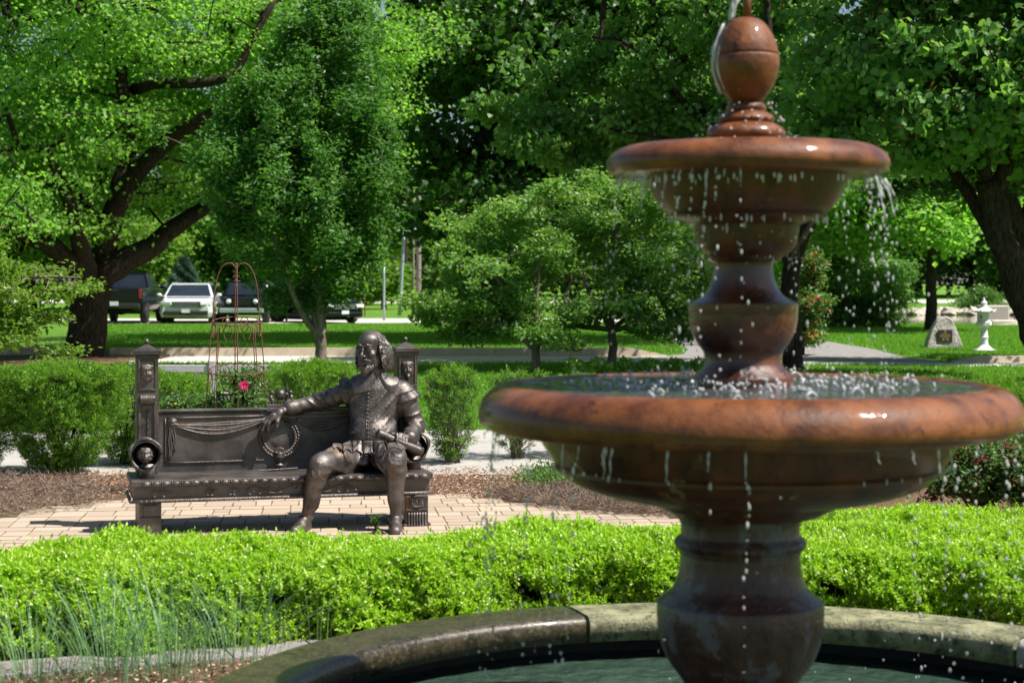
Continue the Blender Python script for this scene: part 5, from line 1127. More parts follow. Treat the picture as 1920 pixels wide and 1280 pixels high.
def hedge_pts(n, front):
    x = rg.uniform(-2.75, 3.1, n)
    if front: z = HH * rg.random(n) ** .8; y = yf_(x) + .02 + .05 * np.sin(x * 5) + .035 * np.sin(x * 13 + z * 9) + .16 * (z / HH) ** 2.2 + rg.exponential(.030, n); o = np.c_[rg.normal(0, .3, n), -np.ones(n), np.full(n, .75)]
    else:
        f = rg.random(n); y = yf_(x) + .06 + (yb_(x) - yf_(x) - .08) * f; ed = np.minimum(f, 1 - f) * (yb_(x) - yf_(x)); z = HH + bumps(x, y) - .11 * np.exp(-ed / .12) - rg.exponential(.022, n); o = np.c_[rg.normal(0, .25, n), rg.normal(0, .25, n) - .25 * (f < .12) + .3 * (f > .93), np.ones(n)]
    keep = np.sin(x * 9 + 1) * np.sin(z * 26 + x * 4) + .6 * np.sin(x * 23 + z * 17) > -.95 if front else np.sin(x * 8 + 2) * np.sin(y * 11 + x * 3) + .5 * np.sin(x * 21 - y * 17) > -1.02
    return np.c_[x, y, z][keep], unit(o)[keep]
mb = MB(); bud = MB()
for n, front in ((21000, 0), (11000, 1)):
    p, o = hedge_pts(n, front); n = len(p); nl = 9; c = np.repeat(p, nl, 0); oo = np.repeat(o, nl, 0); k_ = np.tile(np.arange(nl), n); Ls = np.repeat(rg.uniform(.030, .062, n) * (1 + 1.4 * (rg.random(n) < .06)), nl)
    az = k_ * 2.4 + np.repeat(rg.random(n) * 6.28, nl); f = k_ / nl; e1 = unit(np.cross(oo, [.3, .9, .1])); e2 = np.cross(oo, e1); rad = e1 * np.cos(az)[:, None] + e2 * np.sin(az)[:, None]
    T = rad * (1.05 - .6 * f)[:, None] + oo * (.35 + .7 * f)[:, None] + rg.normal(0, .2, (n * nl, 3)); Nn = oo * .8 - rad * .4 + rg.normal(0, .3, (n * nl, 3))
    dp = np.repeat(np.clip(rg.normal(.5, .25, n), 0, 1), nl)
    leaves(mb, c + oo * (Ls * (f - .45))[:, None], T, Nn, .027 * (.6 + .6 * rg.random(n * nl)), .0115, LANCE, rnd=np.clip(.6 * dp + .35 * f + .1 * rg.random(n * nl), 0, 1))
    s_ = rg.random(n) < (.26 if not front else .18); q = p[s_] + o[s_] * .018
    for k2 in range(7):
        m_ = len(q); dq = rg.normal(0, 1, (m_, 3)); leaves(bud, q + rg.normal(0, .0055, (m_, 3)), dq, rg.normal(0, 1, (m_, 3)), .0105, .0105, ROUND)
mb.build('foliage', M['l_box'], hedge); bud.build('flower_buds', M['l_bud'], hedge)
# dead and inner twigs mass
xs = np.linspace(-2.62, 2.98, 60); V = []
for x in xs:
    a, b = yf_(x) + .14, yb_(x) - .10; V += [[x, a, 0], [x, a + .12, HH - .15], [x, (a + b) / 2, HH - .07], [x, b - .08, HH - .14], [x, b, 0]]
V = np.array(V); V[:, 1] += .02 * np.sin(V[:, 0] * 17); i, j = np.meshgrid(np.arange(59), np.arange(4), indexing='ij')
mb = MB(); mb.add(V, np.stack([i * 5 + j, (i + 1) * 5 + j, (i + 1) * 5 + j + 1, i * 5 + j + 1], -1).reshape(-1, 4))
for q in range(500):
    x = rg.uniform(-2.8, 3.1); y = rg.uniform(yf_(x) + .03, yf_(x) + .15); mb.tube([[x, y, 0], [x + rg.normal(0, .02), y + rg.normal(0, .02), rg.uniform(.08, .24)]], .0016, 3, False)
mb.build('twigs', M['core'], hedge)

# blue-green grass tufts
def tuft(label, x, y, n, L, sp, seed):
    rg = np.random.default_rng(seed); mb = MB()
    a = rg.random(n) * 6.283; lean = rg.random(n) ** .7 * sp; r0 = rg.random(n) ** .6 * .22; ll = L * rg.uniform(.5, 1.08, n); m = 7; V = []; 
    t = np.linspace(0, 1, m)
    for i in range(n):
        dx, dy = math.cos(a[i]), math.sin(a[i]); hor = lean[i] * ll[i] * (t ** 1.7); ver = ll[i] * (t - .35 * lean[i] * t ** 3)
        c = np.c_[x + dx * (r0[i] + hor), y + dy * (r0[i] + hor), ver]; w = .0017 * (1 - t) ** .5 + .0002; s_ = np.array([-dy, dx, 0]) + .2 * rg.normal(0, 1, 3)
        V.append(np.concatenate([c - s_ * w[:, None], c + s_ * w[:, None]]))
    V = np.array(V).reshape(-1, 3); b = (np.arange(n) * 2 * m)[:, None, None]; j = np.arange(m - 1)[None, :, None]
    q = (b + np.concatenate([j, j + 1, j + 1 + m, j + m], -1)).reshape(-1, 4); mb.add(V, q, np.repeat(rg.random(n), m - 1))
    return tag(mb.build('grass_tuft', M['l_grass']), label, 'grass tuft', 'blue green grass tufts round the basin')
for i, (px, py, n, L, sp, lb) in enumerate([(70, 1290, 110, .46, .75, 'blue green grass tuft at the far left bottom corner'), (210, 1275, 150, .56, .7, 'dense blue green grass tuft second from the left'), (330, 1268, 170, .58, .75, 'fullest blue green grass tuft, left of the basin rim'),
        (440, 1240, 110, .52, .8, 'blue green grass tuft arching over the left end of the coping'), (590, 1205, 50, .46, .7, 'thin grass tuft just behind the dark wet coping'), (740, 1178, 34, .42, .7, 'sparse grass tuft in the middle of the hedge front'), (900, 1165, 40, .42, .7, 'sparse grass tuft left of the coping joint'),
        (1060, 1160, 34, .44, .6, 'sparse grass tuft behind the mossy coping stone'), (1165, 1158, 46, .46, .5, 'sparse grass tuft left of the fountain pedestal'), (1690, 1178, 22, .34, .6, 'few grass blades behind the dry coping right of the pedestal'), (1890, 1190, 14, .30, .6, 'few grass blades at the right edge by the coping')]):
    g = G(px, py); tuft(lb, g[0], g[1], int(n * .75), L * .88, sp, 70 + i)

# ------------------------------------------------------------------ wire trellis and rose
d = 13.2; tc_ = G(443, 880); tc_ = np.array([(443 - 960) * d / F, d, 0]); kz = lambda py: EYE - (py - HZ) * d / F
tr = thing('obelisk_trellis', 'rusty wire obelisk plant support with curled rings behind the bench back', 'trellis', tc_)
mb = MB(); rr = lambda py: np.interp(py, [493, 530, 600, 690, 780, 884], [.0, .135, .175, .205, .222, .235])
for i in range(8):
    a = i * math.pi / 4 + .2; ys = np.linspace(512 if i % 2 == 0 else 610, 884, 14)
    if i % 2 == 0: top_ = [(0, 508), (.012, 499), (.04, 493.5), (.08, 495), (.115, 505), (.14, 522), (.158, 548)]
    else: top_ = []
    pts = [tc_ + [r_ * math.cos(a), r_ * math.sin(a), kz(y)] for r_, y in top_] + [tc_ + [rr(y) * math.cos(a), rr(y) * math.sin(a), kz(y)] for y in np.linspace(590 if i % 2 == 0 else 612, 884, 12)]; mb.tube(spl(pts, 40), .0042, 6)
mb.build('stake', M['rust'], tr, smooth=True)
mb = MB()
for i in range(4):
    a = i * math.pi / 2 + .2
    s_ = np.linspace(0, 5, 16); mb.tube([tc_ + [(.02 + .006 * q * math.cos(q)) * math.cos(a), (.02 + .006 * q * math.cos(q)) * math.sin(a), kz(515) - .02 + .006 * q * math.sin(q)] for q in s_], .0035, 6)
mb.build('curled_top', M['rust'], tr, smooth=True)
for py, nn in ((602, 8), (693, 8), (800, 8)):
    mb = MB(); R = rr(py) + .004; mb.tube([tc_ + [R * math.cos(a), R * math.sin(a), kz(py) + .16 * R * math.sin(a)] for a in np.linspace(0, 6.2832, 48)], .0042, 6)
    for i in range(nn):
        a0 = (i + .5) * 2 * math.pi / nn + .2
        for sg in (-1, 1):
            s_ = np.linspace(0, 4.4, 14); h0 = .0
            mb.tube([tc_ + [R * math.cos(a0 + sg * (.05 + .16 * math.sin(q * .7) / (1 + .12 * q))), R * math.sin(a0 + sg * (.05 + .16 * math.sin(q * .7) / (1 + .12 * q))), kz(py) + .16 * R * math.sin(a0) - .055 + .05 * math.cos(q * .72)] for q in s_], .0034, 5)
        mb.tube([tc_ + [(R + .012 * math.sin(q)) * math.cos(a0), (R + .012 * math.sin(q)) * math.sin(a0), kz(py) - .012 + .016 * math.cos(q)] for q in np.linspace(0, 4.5, 10)], .0034, 5)
    mb.build('ring', M['rust'], tr, smooth=True)
ro = shrub('rose_bush', 'rose bush with one pink bloom growing inside the wire trellis', 445, 884, 13.2, [lobe(440, 745, 13.2, 62, 50, .24), lobe(500, 770, 13.2, 40, 30, .2), lobe(400, 790, 13.2, 50, 50, .2), lobe(450, 720, 13.2, 40, 26, .15), lobe(345, 770, 13.3, 60, 35, .2)], 300, 16, .05, .036, 'l_nandina', 520, [('orange', .03, 6, .022, 'fading_leaves')])
mb = MB(); c = P(458, 722, 12.93); rg = np.random.default_rng(4)
for i in range(26): a = i * 2.4; r = .0045 * math.sqrt(i); T = np.array([math.cos(a), -.5 - .02 * (26 - i), math.sin(a)]); leaves(mb, np.array([c + r * np.array([math.cos(a), 0, math.sin(a)])]), T[None], np.array([[0, -1., .2]]), .022, .024, ROUND)
mb.build('pink_bloom', M['petal'], ro)
mb = MB(); c = P(459, 723, 12.90); 
for i in range(6): leaves(mb, c[None], np.array([[math.cos(i), -.3, math.sin(i)]]), np.array([[0, -1., .2]]), .007, .006, ROUND)
mb.build('bloom_centre', M['orange'], ro)

# weathered wooden bench seen from behind
d = 17.4; xl, xr = (243 - 960) * d / F, (560 - 960) * d / F; zt = EYE - (684 - HZ) * d / F
wb = thing('wooden_bench', 'weathered grey wooden garden bench seen from behind over the yews', 'bench', ((xl + xr) / 2, d, 0)); W_ = xr - xl
mb = MB(); mb.box(((xl + xr) / 2, d, zt - .035), (W_, .04, .07)); mb.box(((xl + xr) / 2, d, .46), (W_, .04, .07)); mb.build('back_rail', M['greywood'], wb, bevel=.005)
for x in np.linspace(xl + .16, xr - .16, 9):
    mb = MB(); mb.box((x, d, (zt + .46) / 2), (.055, .02, zt - .54)); mb.build('back_slat', M['greywood'], wb)
for x in (xl + .035, xr - .035, (xl + xr) / 2 - .02):
    mb = MB(); mb.box((x, d, zt / 2 + .02), (.075, .07, zt + .04)); mb.build('leg', M['greywood'], wb, bevel=.005)
for x in (xl + .035, xr - .035): mb = MB(); mb.box((x, d + .5, .3), (.07, .06, .6)); mb.build('leg', M['greywood'], wb, bevel=.005); mb = MB(); mb.box((x, d + .26, .62), (.08, .56, .035)); mb.build('armrest', M['greywood'], wb, bevel=.005)
mb = MB(); 
for i in range(5): mb.box(((xl + xr) / 2, d + .08 + .1 * i, .42), (W_ - .05, .085, .022))
mb.build('seat', M['greywood'], wb)

# ------------------------------------------------------------------ parked vehicles (x across, y = forward, front at +y)
def car(name, label, cat, px, yb, head, spec, paint):
    """spec: W,L,H,hood,belt,clear + kind"""
    g = G(px, yb); g = g * (g[1] + spec['L'] / 2) / g[1]; t = thing(name, label, cat, (g[0], g[1], 0), 'vehicles parked in the lot'); W, L, H = spec['W'], spec['L'], spec['H']; y0, y1 = -L / 2, L / 2; org = ORG[t.name]
    def fin(mb, nm, m, par=t, **k): 
        mb.v = [np.c_[v[:, 0], v[:, 1], v[:, 2]] + org for v in mb.v]; return mb.build(nm, M[m], par, **k)
    def loft(secs, n=None):   # secs: list of (y, halfwidth low, halfwidth high, z0, z1)
        mb = MB(); V = []
        for y, a, b, z0, z1 in secs: V += [[-a * .92, y, z0], [-a, y, z0 + .25 * (z1 - z0)], [-b, y, z0 + .8 * (z1 - z0)], [-b * .90, y, z1], [b * .90, y, z1], [b, y, z0 + .8 * (z1 - z0)], [a, y, z0 + .25 * (z1 - z0)], [a * .92, y, z0]]
        k_ = 8; m = len(secs); q = [[i * k_ + j, i * k_ + (j + 1) % k_, (i + 1) * k_ + (j + 1) % k_, (i + 1) * k_ + j] for i in range(m - 1) for j in range(k_)]
        mb.add(np.array(V), [np.array(q)[:, ::-1], np.arange(k_), (m - 1) * k_ + np.arange(k_)[::-1]]); return mb
    cl, belt, hood = spec['clear'], spec['belt'], spec['hood']; hw = W / 2; kd = spec['kind']
    if kd == 'pickup': secs = [(y0, hw * .96, hw * .96, cl + .1, belt + .05), (y0 + .1, hw, hw, cl, belt + .08), (y0 + 2.0, hw, hw, cl, belt + .06), (y1 - 1.7, hw, hw, cl, belt), (y1 - .3, hw, hw * .98, cl, hood), (y1, hw * .93, hw * .9, cl + .08, hood - .12)]
    else: secs = [(y0, hw * .93, hw * .9, cl + .12, belt), (y0 + .18, hw, hw * .98, cl, belt + .04), (-.2, hw, hw, cl, belt), (y1 - 1.35, hw, hw, cl, belt), (y1 - 1.15, hw, hw * .98, cl, hood + .08 if kd != 'jeep' else hood), (y1 - .25, hw * .98, hw * .93, cl, hood), (y1, hw * .88, hw * (.80 if kd != 'jeep' else .72), cl + .08, hood - (.14 if kd != 'jeep' else .04))]
    body = fin(loft(secs), 'body', paint, bevel=.03)
    # cabin
    ya, yb2 = spec['cab']; sl = spec['slope']; tw = hw * spec['roofw']
    Vb = np.array([[-hw * .95, ya, belt], [hw * .95, ya, belt], [hw * .95, yb2, belt], [-hw * .95, yb2, belt], [-tw, ya + sl[0], H - .04], [tw, ya + sl[0], H - .04], [tw, yb2 - sl[1], H - .04], [-tw, yb2 - sl[1], H - .04]])
    mb = MB(); mb.add(Vb, np.array([[0, 1, 5, 4], [1, 2, 6, 5], [2, 3, 7, 6], [3, 0, 4, 7], [3, 2, 1, 0], [4, 5, 6, 7]])); cab = fin(mb, 'cabin', paint, bevel=.05)
    mb = MB(); mb.box((0, (ya + sl[0] + yb2 - sl[1]) / 2, H - .02), (2 * tw - .06, (yb2 - sl[1]) - (ya + sl[0]) - .1, .05)); fin(mb, 'roof', paint, bevel=.02)
    def pane(nm, ids, s0, s1, off):
        c = Vb[list(ids)]; n_ = unit(np.cross(c[1] - c[0], c[2] - c[1])); lerp = lambda u, v: (c[0] * (1 - u) + c[1] * u) * (1 - v) + (c[3] * (1 - u) + c[2] * u) * v
        V = np.array([lerp(s0, s1), lerp(1 - s0, s1), lerp(1 - s0, 1 - s1 * .6), lerp(s0, 1 - s1 * .6)]); mb = MB(); mb.add(np.concatenate([V, V + n_ * off]), [np.array([[4, 5, 6, 7]]), np.array([[0, 1, 5, 4], [1, 2, 6, 5], [2, 3, 7, 6], [3, 0, 4, 7]])]); fin(mb, nm, 'glass', cab)
    pane('windshield', (2, 3, 7, 6), .05, .10, .015); pane('rear_window', (0, 1, 5, 4), .08, .14, .015); pane('side_window', (1, 2, 6, 5), .05, .10, .012); pane('side_window', (3, 0, 4, 7), .05, .10, .012)
    wr = spec['wr']
    for sx in (-1, 1):
        for wy in spec['axles']:
            mb = MB(); m2 = MB(); m2.lathe([(.001, -.11), (wr * .6, -.11), (wr * .93, -.12), (wr, -.09), (wr, .09), (wr * .93, .12), (wr * .6, .11), (.001, .11)], 28); V = m2.v[0]; mb.add(np.c_[sx * (hw - .11) + V[:, 2] * sx, wy + V[:, 0], wr + V[:, 1]], m2.f[0]); wh = fin(mb, 'wheel', 'tyre', smooth=False)
            mb = MB()
            for q in range(5): a = q * 1.2566; mb.box((sx * (hw + .008), wy + .45 * wr * .62 * math.cos(a) * 1.1, wr + .45 * wr * .62 * math.sin(a) * 1.1), (.02, .05, wr * .55), np.array([[1, 0, 0], [0, math.sin(a), -math.cos(a)], [0, math.cos(a), math.sin(a)]]))
            mb.ball((sx * hw, wy, wr), (.03, .07, .07), 10); fin(mb, 'rim', 'chrome', wh)
        mb = MB(); mb.ball((sx * (hw + .12), yb2 - .35 if kd != 'pickup' else yb2 - .45, belt + .10), (.11, .06, .09), 10); mb.box((sx * (hw + .01), yb2 - .35 if kd != 'pickup' else yb2 - .45, belt + .06), (.14, .03, .03)); fin(mb, 'side_mirror', paint, smooth=True)
    mb = MB(); mb.box((0, 0, cl + .02), (W * .8, L * .8, .16)); fin(mb, 'underbody', 'tyre')
    f = y1 + .01
    if kd in ('suv', 'sedan'):
        for sx in (-1, 1):
            mb = MB(); mb.box((sx * hw * .70, f - .10, hood - .20), (.40, .22, .15), np.array([[1, -sx * .35, 0], [sx * .35, 1, 0], [0, 0, 1]])); fin(mb, 'headlight', 'lampglass', bevel=.02)
            mb = MB(); mb.box((sx * hw * .72, f - .03, cl + .22), (.22, .10, .08)); fin(mb, 'fog_light', 'lampglass', bevel=.01)
        mb = MB(); mb.box((0, f - .01, hood - .24), (W * .56, .06, .24), taper=1); g_ = fin(mb, 'grille', 'tyre', bevel=.02); mb = MB()
        for q in range(3): mb.box((0, f + .025, hood - .17 - .07 * q), (W * .54, .02, .018))
        fin(mb, 'grille_bar', 'steel', g_)
        mb = MB(); mb.box((0, f + .0, cl + .20), (W * .82, .12, .20)); fin(mb, 'bumper', 'tyre' if spec.get('darkbump') else paint, bevel=.03)
        mb = MB(); mb.box((0, f + .07, cl + .30), (.31, .02, .16)); fin(mb, 'licence_plate', 'plate')
        for sx in (-1, 1): mb = MB(); mb.tube([[sx * tw * .88, y, H + .05] for y in np.linspace(ya + sl[0] + .1, yb2 - sl[1] - .1, 6)], .02, 6); fin(mb, 'roof_rail', 'chrome')
        for sx in (-1, 1): mb = MB(); mb.box((sx * hw * .80, y0 + .02, belt - .10), (.2, .12, .3)); fin(mb, 'tail_light', 'redlamp', bevel=.02)
    if kd == 'jeep':
        for sx in (-1, 1):
            mb = MB(); mb.lathe([(.001, .05), (.07, .045), (.095, 0), (.105, -.02)], 20); V = mb.v[0]; mb.v = [np.c_[sx * .50 + V[:, 0], f + .0 + V[:, 2], hood - .19 + V[:, 1]]]; fin(mb, 'headlight', 'lampglass', smooth=True)
            mb = MB(); mb.box((sx * (hw - .14), y1 - .60, .86), (.34, 1.15, .06)); mb.box((sx * (hw - .14), y1 - .02, .78), (.34, .06, .16)); fin(mb, 'fender', 'tyre', bevel=.02)
        mb = MB(); mb.box((0, f, hood - .20), (.72, .05, .34)); g_ = fin(mb, 'grille', paint, bevel=.02); mb = MB()
        for q in range(7): mb.box((-.27 + .09 * q, f + .028, hood - .20), (.045, .012, .27))
        fin(mb, 'grille_slot', 'tyre', g_)
        mb = MB(); mb.box((0, f + .14, .56), (W * .88, .16, .20)); fin(mb, 'bumper', 'steel', bevel=.03); mb = MB(); mb.ball((0, y0 - .12, .98), (.37, .14, .37), 20); fin(mb, 'spare_wheel', 'tyre', smooth=True)
    if kd == 'pickup':
        mb = MB(); mb.box((0, y0 + .02, belt - .18), (W * .80, .05, .48)); tg = fin(mb, 'tailgate', paint, bevel=.02); mb = MB(); mb.box((0, y0 - .014, belt - .02), (.26, .02, .07)); fin(mb, 'handle', 'tyre', tg)
        for sx in (-1, 1): mb = MB(); mb.box((sx * hw * .90, y0 + .03, belt - .16), (.11, .10, .34)); fin(mb, 'tail_light', 'redlamp', bevel=.02)
        mb = MB(); mb.box((0, y0 - .08, cl + .18), (W * .9, .18, .20)); fin(mb, 'bumper', 'tyre', bevel=.03); mb = MB(); mb.box((0, y0 - .18, cl + .28), (.31, .02, .16)); fin(mb, 'licence_plate', 'plate')
        mb = MB(); mb.ball((.02, -L / 2 + 1.2, cl - .02), (.22, .2, .16), 12); mb.tube([[-.8, -L / 2 + 1.2, .42], [.8, -L / 2 + 1.2, .42]], .05, 8); fin(mb, 'rear_axle', 'tyre')
    t.rotation_euler = (0, 0, head); t.scale = (1, 1, spec.get('zs', 1)); return t
S = dict
car('pickup_truck', 'black pickup truck seen from behind beside the old maple trunk', 'pickup truck', 241, 607.5, 0.04, S(W=2.03, L=5.7, H=1.96, hood=1.28, belt=1.30, clear=.50, zs=.97, kind='pickup', cab=(-.7, 1.45), slope=(.20, .62), roofw=.78, wr=.42, axles=(-1.75, 1.9)), 'carblack')
car('white_suv', 'white sport utility car parked facing the lawn', 'car', 358, 607, math.pi + .10, S(W=2.0, L=4.9, H=1.74, hood=1.08, belt=1.12, clear=.26, zs=.86, kind='suv', cab=(-2.3, 1.20), slope=(.35, .85), roofw=.74, wr=.38, axles=(-1.45, 1.42), darkbump=1), 'carwhite')
car('off_road_car', 'boxy dark off-road car with round headlights, parked behind the wire trellis', 'car', 467, 606, math.pi + .03, S(W=1.86, L=4.5, H=1.82, hood=1.14, belt=1.16, clear=.40, zs=.86, kind='jeep', cab=(-2.1, .75), slope=(.08, .30), roofw=.80, wr=.41, axles=(-1.45, 1.5)), 'carblack')
car('dark_car', 'dark blue black car half hidden behind the upright tree trunk', 'car', 590, 607, math.pi + .62, S(W=1.86, L=4.5, H=1.52, hood=.98, belt=.98, clear=.20, zs=.84, kind='sedan', cab=(-2.0, .95), slope=(.55, .85), roofw=.72, wr=.34, axles=(-1.35, 1.38)), 'carblack')

# ------------------------------------------------------------------ poles
def pole(name, label, cat, x0, y0p, x1, y1p, d, r, mat, arms=None, group=None):
    b0 = P(x0, y0p, d); b0[2] = 0; tp = P(x1, y1p, d); t = thing(name, label, cat, b0, group); mb = MB(); mb.tube(np.linspace(b0, tp, 5), [r, r * .95, r * .9, r * .85, r * .75], 10); mb.build('shaft', M[mat], t, smooth=True)
    for nm, pts, rr_, m in (arms or []): mb = MB(); mb.tube([P(a, b, d - .2) for a, b in pts], rr_, 6); mb.build(nm, M[m], t)
    return t
pole('utility_pole', 'leaning grey wooden utility pole with a lamp arm', 'pole', 749, 593, 758, 432, 82, .09, 'steel', [('lamp_arm', [(745, 434), (758, 430), (778, 430)], .05, 'steel'), ('lamp_head', [(772, 431), (782, 432)], .16, 'steel')], 'utility poles')
pole('utility_pole', 'straight brown wooden utility pole beside the dark maple', 'pole', 785, 596, 785, 300, 76, .12, 'pole', [('crossarm', [(765, 330), (805, 330)], .07, 'pole'), ('service_wire', [(725, 478), (765, 494), (785, 507), (808, 503)], .02, 'tyre')], 'utility poles')
pole('sign_post', 'thin pale steel post standing on the lawn', 'post', 720, 601, 720, 494, 71, .055, 'steel')
pole('thin_pole', 'slim dark bark stem by the utility pole', 'pole', 775, 590, 775, 330, 84, .06, 'pole', None, 'utility poles')
def stakes():
    d = 80; t = thing('wire_fence', 'low garden fence of thin brown stakes and wire on the far lawn', 'fence', P(665, 596, d) * [1, 1, 0])
    for px in (640, 652, 664, 676, 684): mb = MB(); b0 = P(px, 590, d); b0[2] = 0; mb.tube([b0, b0 + [0, 0, .85]], .03, 5); mb.build('stake', M['rust'], t)
    for z in (.3, .6): mb = MB(); mb.tube([P(640, 590, d) * [1, 1, 0] + [0, 0, z], P(684, 590, d) * [1, 1, 0] + [0, 0, z]], .008, 4); mb.build('wire', M['rust'], t)
stakes()

# ------------------------------------------------------------------ boulder with plaque, stone lantern, pond edge
d = 41; b0 = G(1769, 655); rg = np.random.default_rng(9)
bt_ = thing('memorial_boulder', 'pointed grey boulder carrying a black plaque with gold lettering', 'boulder', b0)
kx = b0[1] / F; out = [(1734, 656), (1738, 640), (1747, 620), (1757, 603), (1764, 597), (1776, 595), (1785, 599), (1793, 618), (1800, 640), (1805, 656)]
V = []; 
for j, (s_, yy) in enumerate(((1, -.18), (1.02, -.02), (.96, .22), (.72, .42))):
    for a, b in out: V.append([(1769 + (a - 1769) * s_ - 960) * kx, b0[1] + yy + .16 * (656 - b) / 60 + rg.normal(0, .012), max(-.02, (656 - (656 - (656 - b) * s_)) * 0 + (656 - b) * s_ * kx + rg.normal(0, .01)) if b < 656 else -.02])
n = len(out); q = [[j * n + i, (j + 1) * n + i, (j + 1) * n + i + 1, j * n + i + 1] for j in range(3) for i in range(n - 1)]
mb = MB(); mb.add(np.array(V), [np.array(q), np.arange(n), (3 * n + np.arange(n))[::-1]]); o = mb.build('rock', M['rock'], bt_, bevel=.03)
mb = MB(); pc_ = np.array([(1769.5 - 960) * kx, b0[1] - .105, 26 * kx]); tl = unit([0, .155, 1]); axp = np.array([[1, 0, 0], np.cross(tl, [1, 0, 0]), tl]); axp[1] = -axp[1] if axp[1][1] < 0 else axp[1]
mb.box(pc_ - [0, .02, 0], (27 * kx, .03, 22 * kx), axp); pq = mb.build('plaque', M['plaque'], bt_, bevel=.004)
mb = MB()
for r, (y_, w_) in enumerate([(5.2, 8), (2.5, 17), (.3, 20), (-1.9, 19), (-4.0, 12)]):
    x_ = -w_ / 2
    while x_ < w_ / 2: 
        l = min(rg.uniform(1, 2.6), w_ / 2 - x_); mb.box(pc_ - [0, .037, 0] + np.array([(x_ + l / 2) * kx, 0, 0]) + tl * y_ * kx, (l * kx, .004, 1.0 * kx), axp); x_ += l + .7
for x_ in (-4, 4): mb.ball(pc_ - [0, .037, 0] + np.array([x_ * kx, 0, 0]) - tl * 7.8 * kx, (2.2 * kx, .006, 1.6 * kx), 10)
mb.ball(pc_ - [0, .037, 0] + tl * 8.2 * kx, (1.6 * kx, .006, 1.8 * kx), 10); mb.build('gold_lettering', M['gold'], pq)
b0 = G(1845, 661); k_ = b0[1] / F
lt = thing('stone_lantern', 'white carved stone garden lantern on a square base', 'lantern', b0)
def lth(nm, l, n=24, dx=0):
    mb = MB(); pr = np.array([(r * k_, (661 - y) * k_) for r, y in l]); pr = pr if pr[0, 1] < pr[-1, 1] else pr[::-1]; mb.lathe(pr, n, b0 + [dx, 0, 0]); o = mb.build(nm, M['white'], lt, smooth=n > 12); 
    if n > 12: m = o.modifiers.new('s', 'EDGE_SPLIT'); m.split_angle = .6
mb = MB(); mb.box(b0 + [0, 0, 3.2 * k_], (39 * k_, 39 * k_, 6.4 * k_)); mb.build('square_base', M['white'], lt, bevel=.01)
lth('column', [(.01, 655), (17, 655), (14, 652), (11, 649), (8, 646), (7, 640), (7.5, 634), (8.5, 632), (7, 630), (6.5, 620), (7, 614), (10, 611), (.01, 611)])
lth('fire_box_platform', [(.01, 614), (9, 613), (15, 609), (15, 604), (12, 602), (.01, 602)], 6)
mb = MB(); mb.lathe([(11 * k_, 0), (10 * k_, 17 * k_)], 6, b0 + [0, 0, 58 * k_])
for a in range(6): mb.box(b0 + [10.4 * k_ * math.cos(a * 1.047 + .52) * .86, 10.4 * k_ * math.sin(a * 1.047 + .52) * .86, 67 * k_], (.3 * k_, 6 * k_, 8 * k_), np.array([[math.cos(a * 1.047 + .52), math.sin(a * 1.047 + .52), 0], [-math.sin(a * 1.047 + .52), math.cos(a * 1.047 + .52), 0], [0, 0, 1]]))
mb.build('fire_box', M['white'], lt)
mb = MB(); mb.box(b0 + [-7 * k_, -7.2 * k_, 67 * k_], (3 * k_, 1 * k_, 5 * k_)); mb.build('fire_box_window', M['plaque'], lt)
mb = MB(); mb.lathe([(.01, 76 * k_), (17 * k_, 75 * k_), (20 * k_, 77.5 * k_), (17 * k_, 79 * k_), (10 * k_, 83 * k_), (6 * k_, 86 * k_), (.01, 86 * k_)], 24, b0)
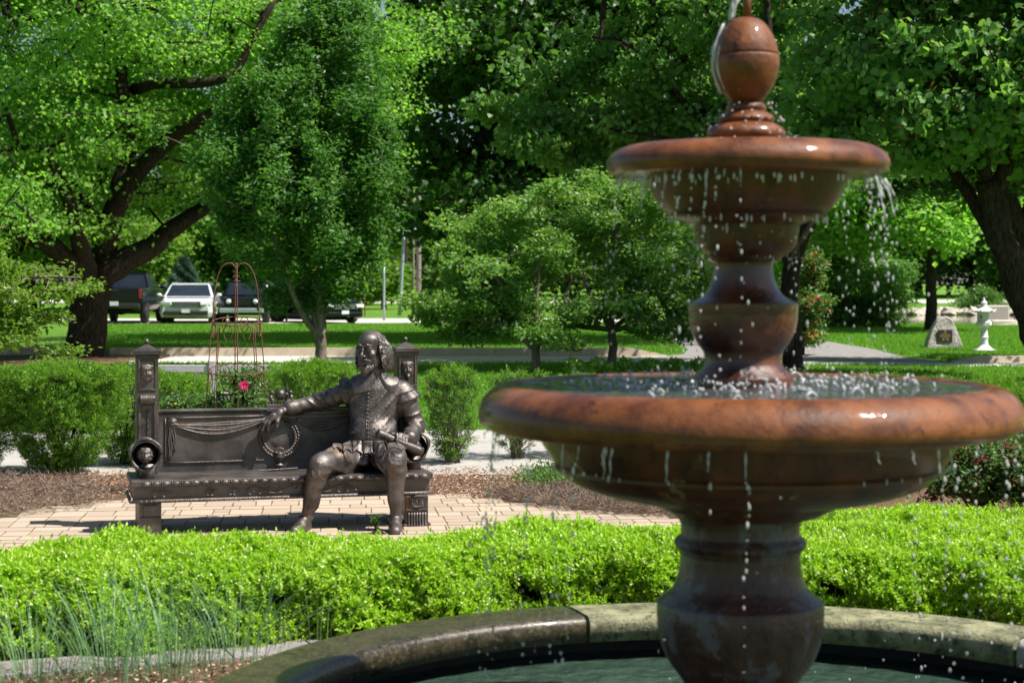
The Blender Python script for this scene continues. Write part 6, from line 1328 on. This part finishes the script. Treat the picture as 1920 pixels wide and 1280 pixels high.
for a in range(6): mb.tube([b0 + [r_ * k_ * math.cos(a * 1.047), r_ * k_ * math.sin(a * 1.047), z_ * k_] for r_, z_ in ((8, 84), (14, 80), (19, 77.5), (22, 79), (21, 82))], [1.6 * k_, 1.6 * k_, 1.7 * k_, 1.8 * k_, 1.0 * k_], 6)
mb.build('roof', M['white'], lt, smooth=True)
lth('jewel', [(.01, 576), (4, 576), (6.5, 573), (5, 570), (6.5, 568), (4.5, 565), (2, 562), (1.5, 559), (.01, 557)])
# stones along the far bank of the pond, each a stone
rg = np.random.default_rng(14); src = None; 
base_px = list(np.linspace(1682, 1925, 46))
for i, px in enumerate(base_px):
    g = G(px, 590.5 - 1.0 * math.sin((px - 1690) / 60) + rg.uniform(-1, 1.5)); 
    if src is None:
        mb = MB(); mb.ball((0, 0, 0), (.38, .28, .20), 8); V = mb.v[0]; V += rg.normal(0, .035, V.shape); src = mb.build('bank_stone', M['rocks'], loc=(0, 0, 0), bevel=.02); o = src
    else: o = src.copy(); sc.collection.objects.link(o)
    o.location = (g[0], g[1], .10); o.rotation_euler = (rg.random() * .4, rg.random() * .4, rg.random() * 6); s_ = rg.uniform(.7, 1.35); o.scale = (s_, s_, s_ * rg.uniform(.7, 1.2))
    tag(o, 'rough pale stone in the row edging the far bank of the pond', 'stone', 'stones edging the far bank of the pond')
mb = MB(); g = G(1862, 601); mb.box(g + [0, 0, .30], (1.1, .8, .62)); o = mb.build('stone_block', M['rocks'], bevel=.05); tag(o, 'pale squared stone block at the water behind the white lantern', 'stone block')
mb = MB(); g = G(1878, 612); mb.box(g + [0, 0, .12], (.9, .6, .22)); V = mb.v[0]; V[:, :2] += np.random.default_rng(2).normal(0, .04, (8, 2)); o = mb.build('flat_rock', M['rocks'], bevel=.05); tag(o, 'flat grey rock in the pond right of the white lantern', 'rock')
d = 95; fb = thing('timber_railing', 'small grey timber railing on the far lawn above the pond', 'railing', P(1817, 583, d) * [1, 1, 0])
for px in (1801, 1833): mb = MB(); b_ = P(px, 583, d); b_[2] = 0; mb.box(b_ + [0, 0, .4], (.1, .1, .8)); mb.build('post', M['greywood'], fb)
for z in (.75, .3): mb = MB(); b_ = P(1817, 583, d); mb.box([b_[0], b_[1], z], (.95, .07, .09)); mb.build('rail', M['greywood'], fb)
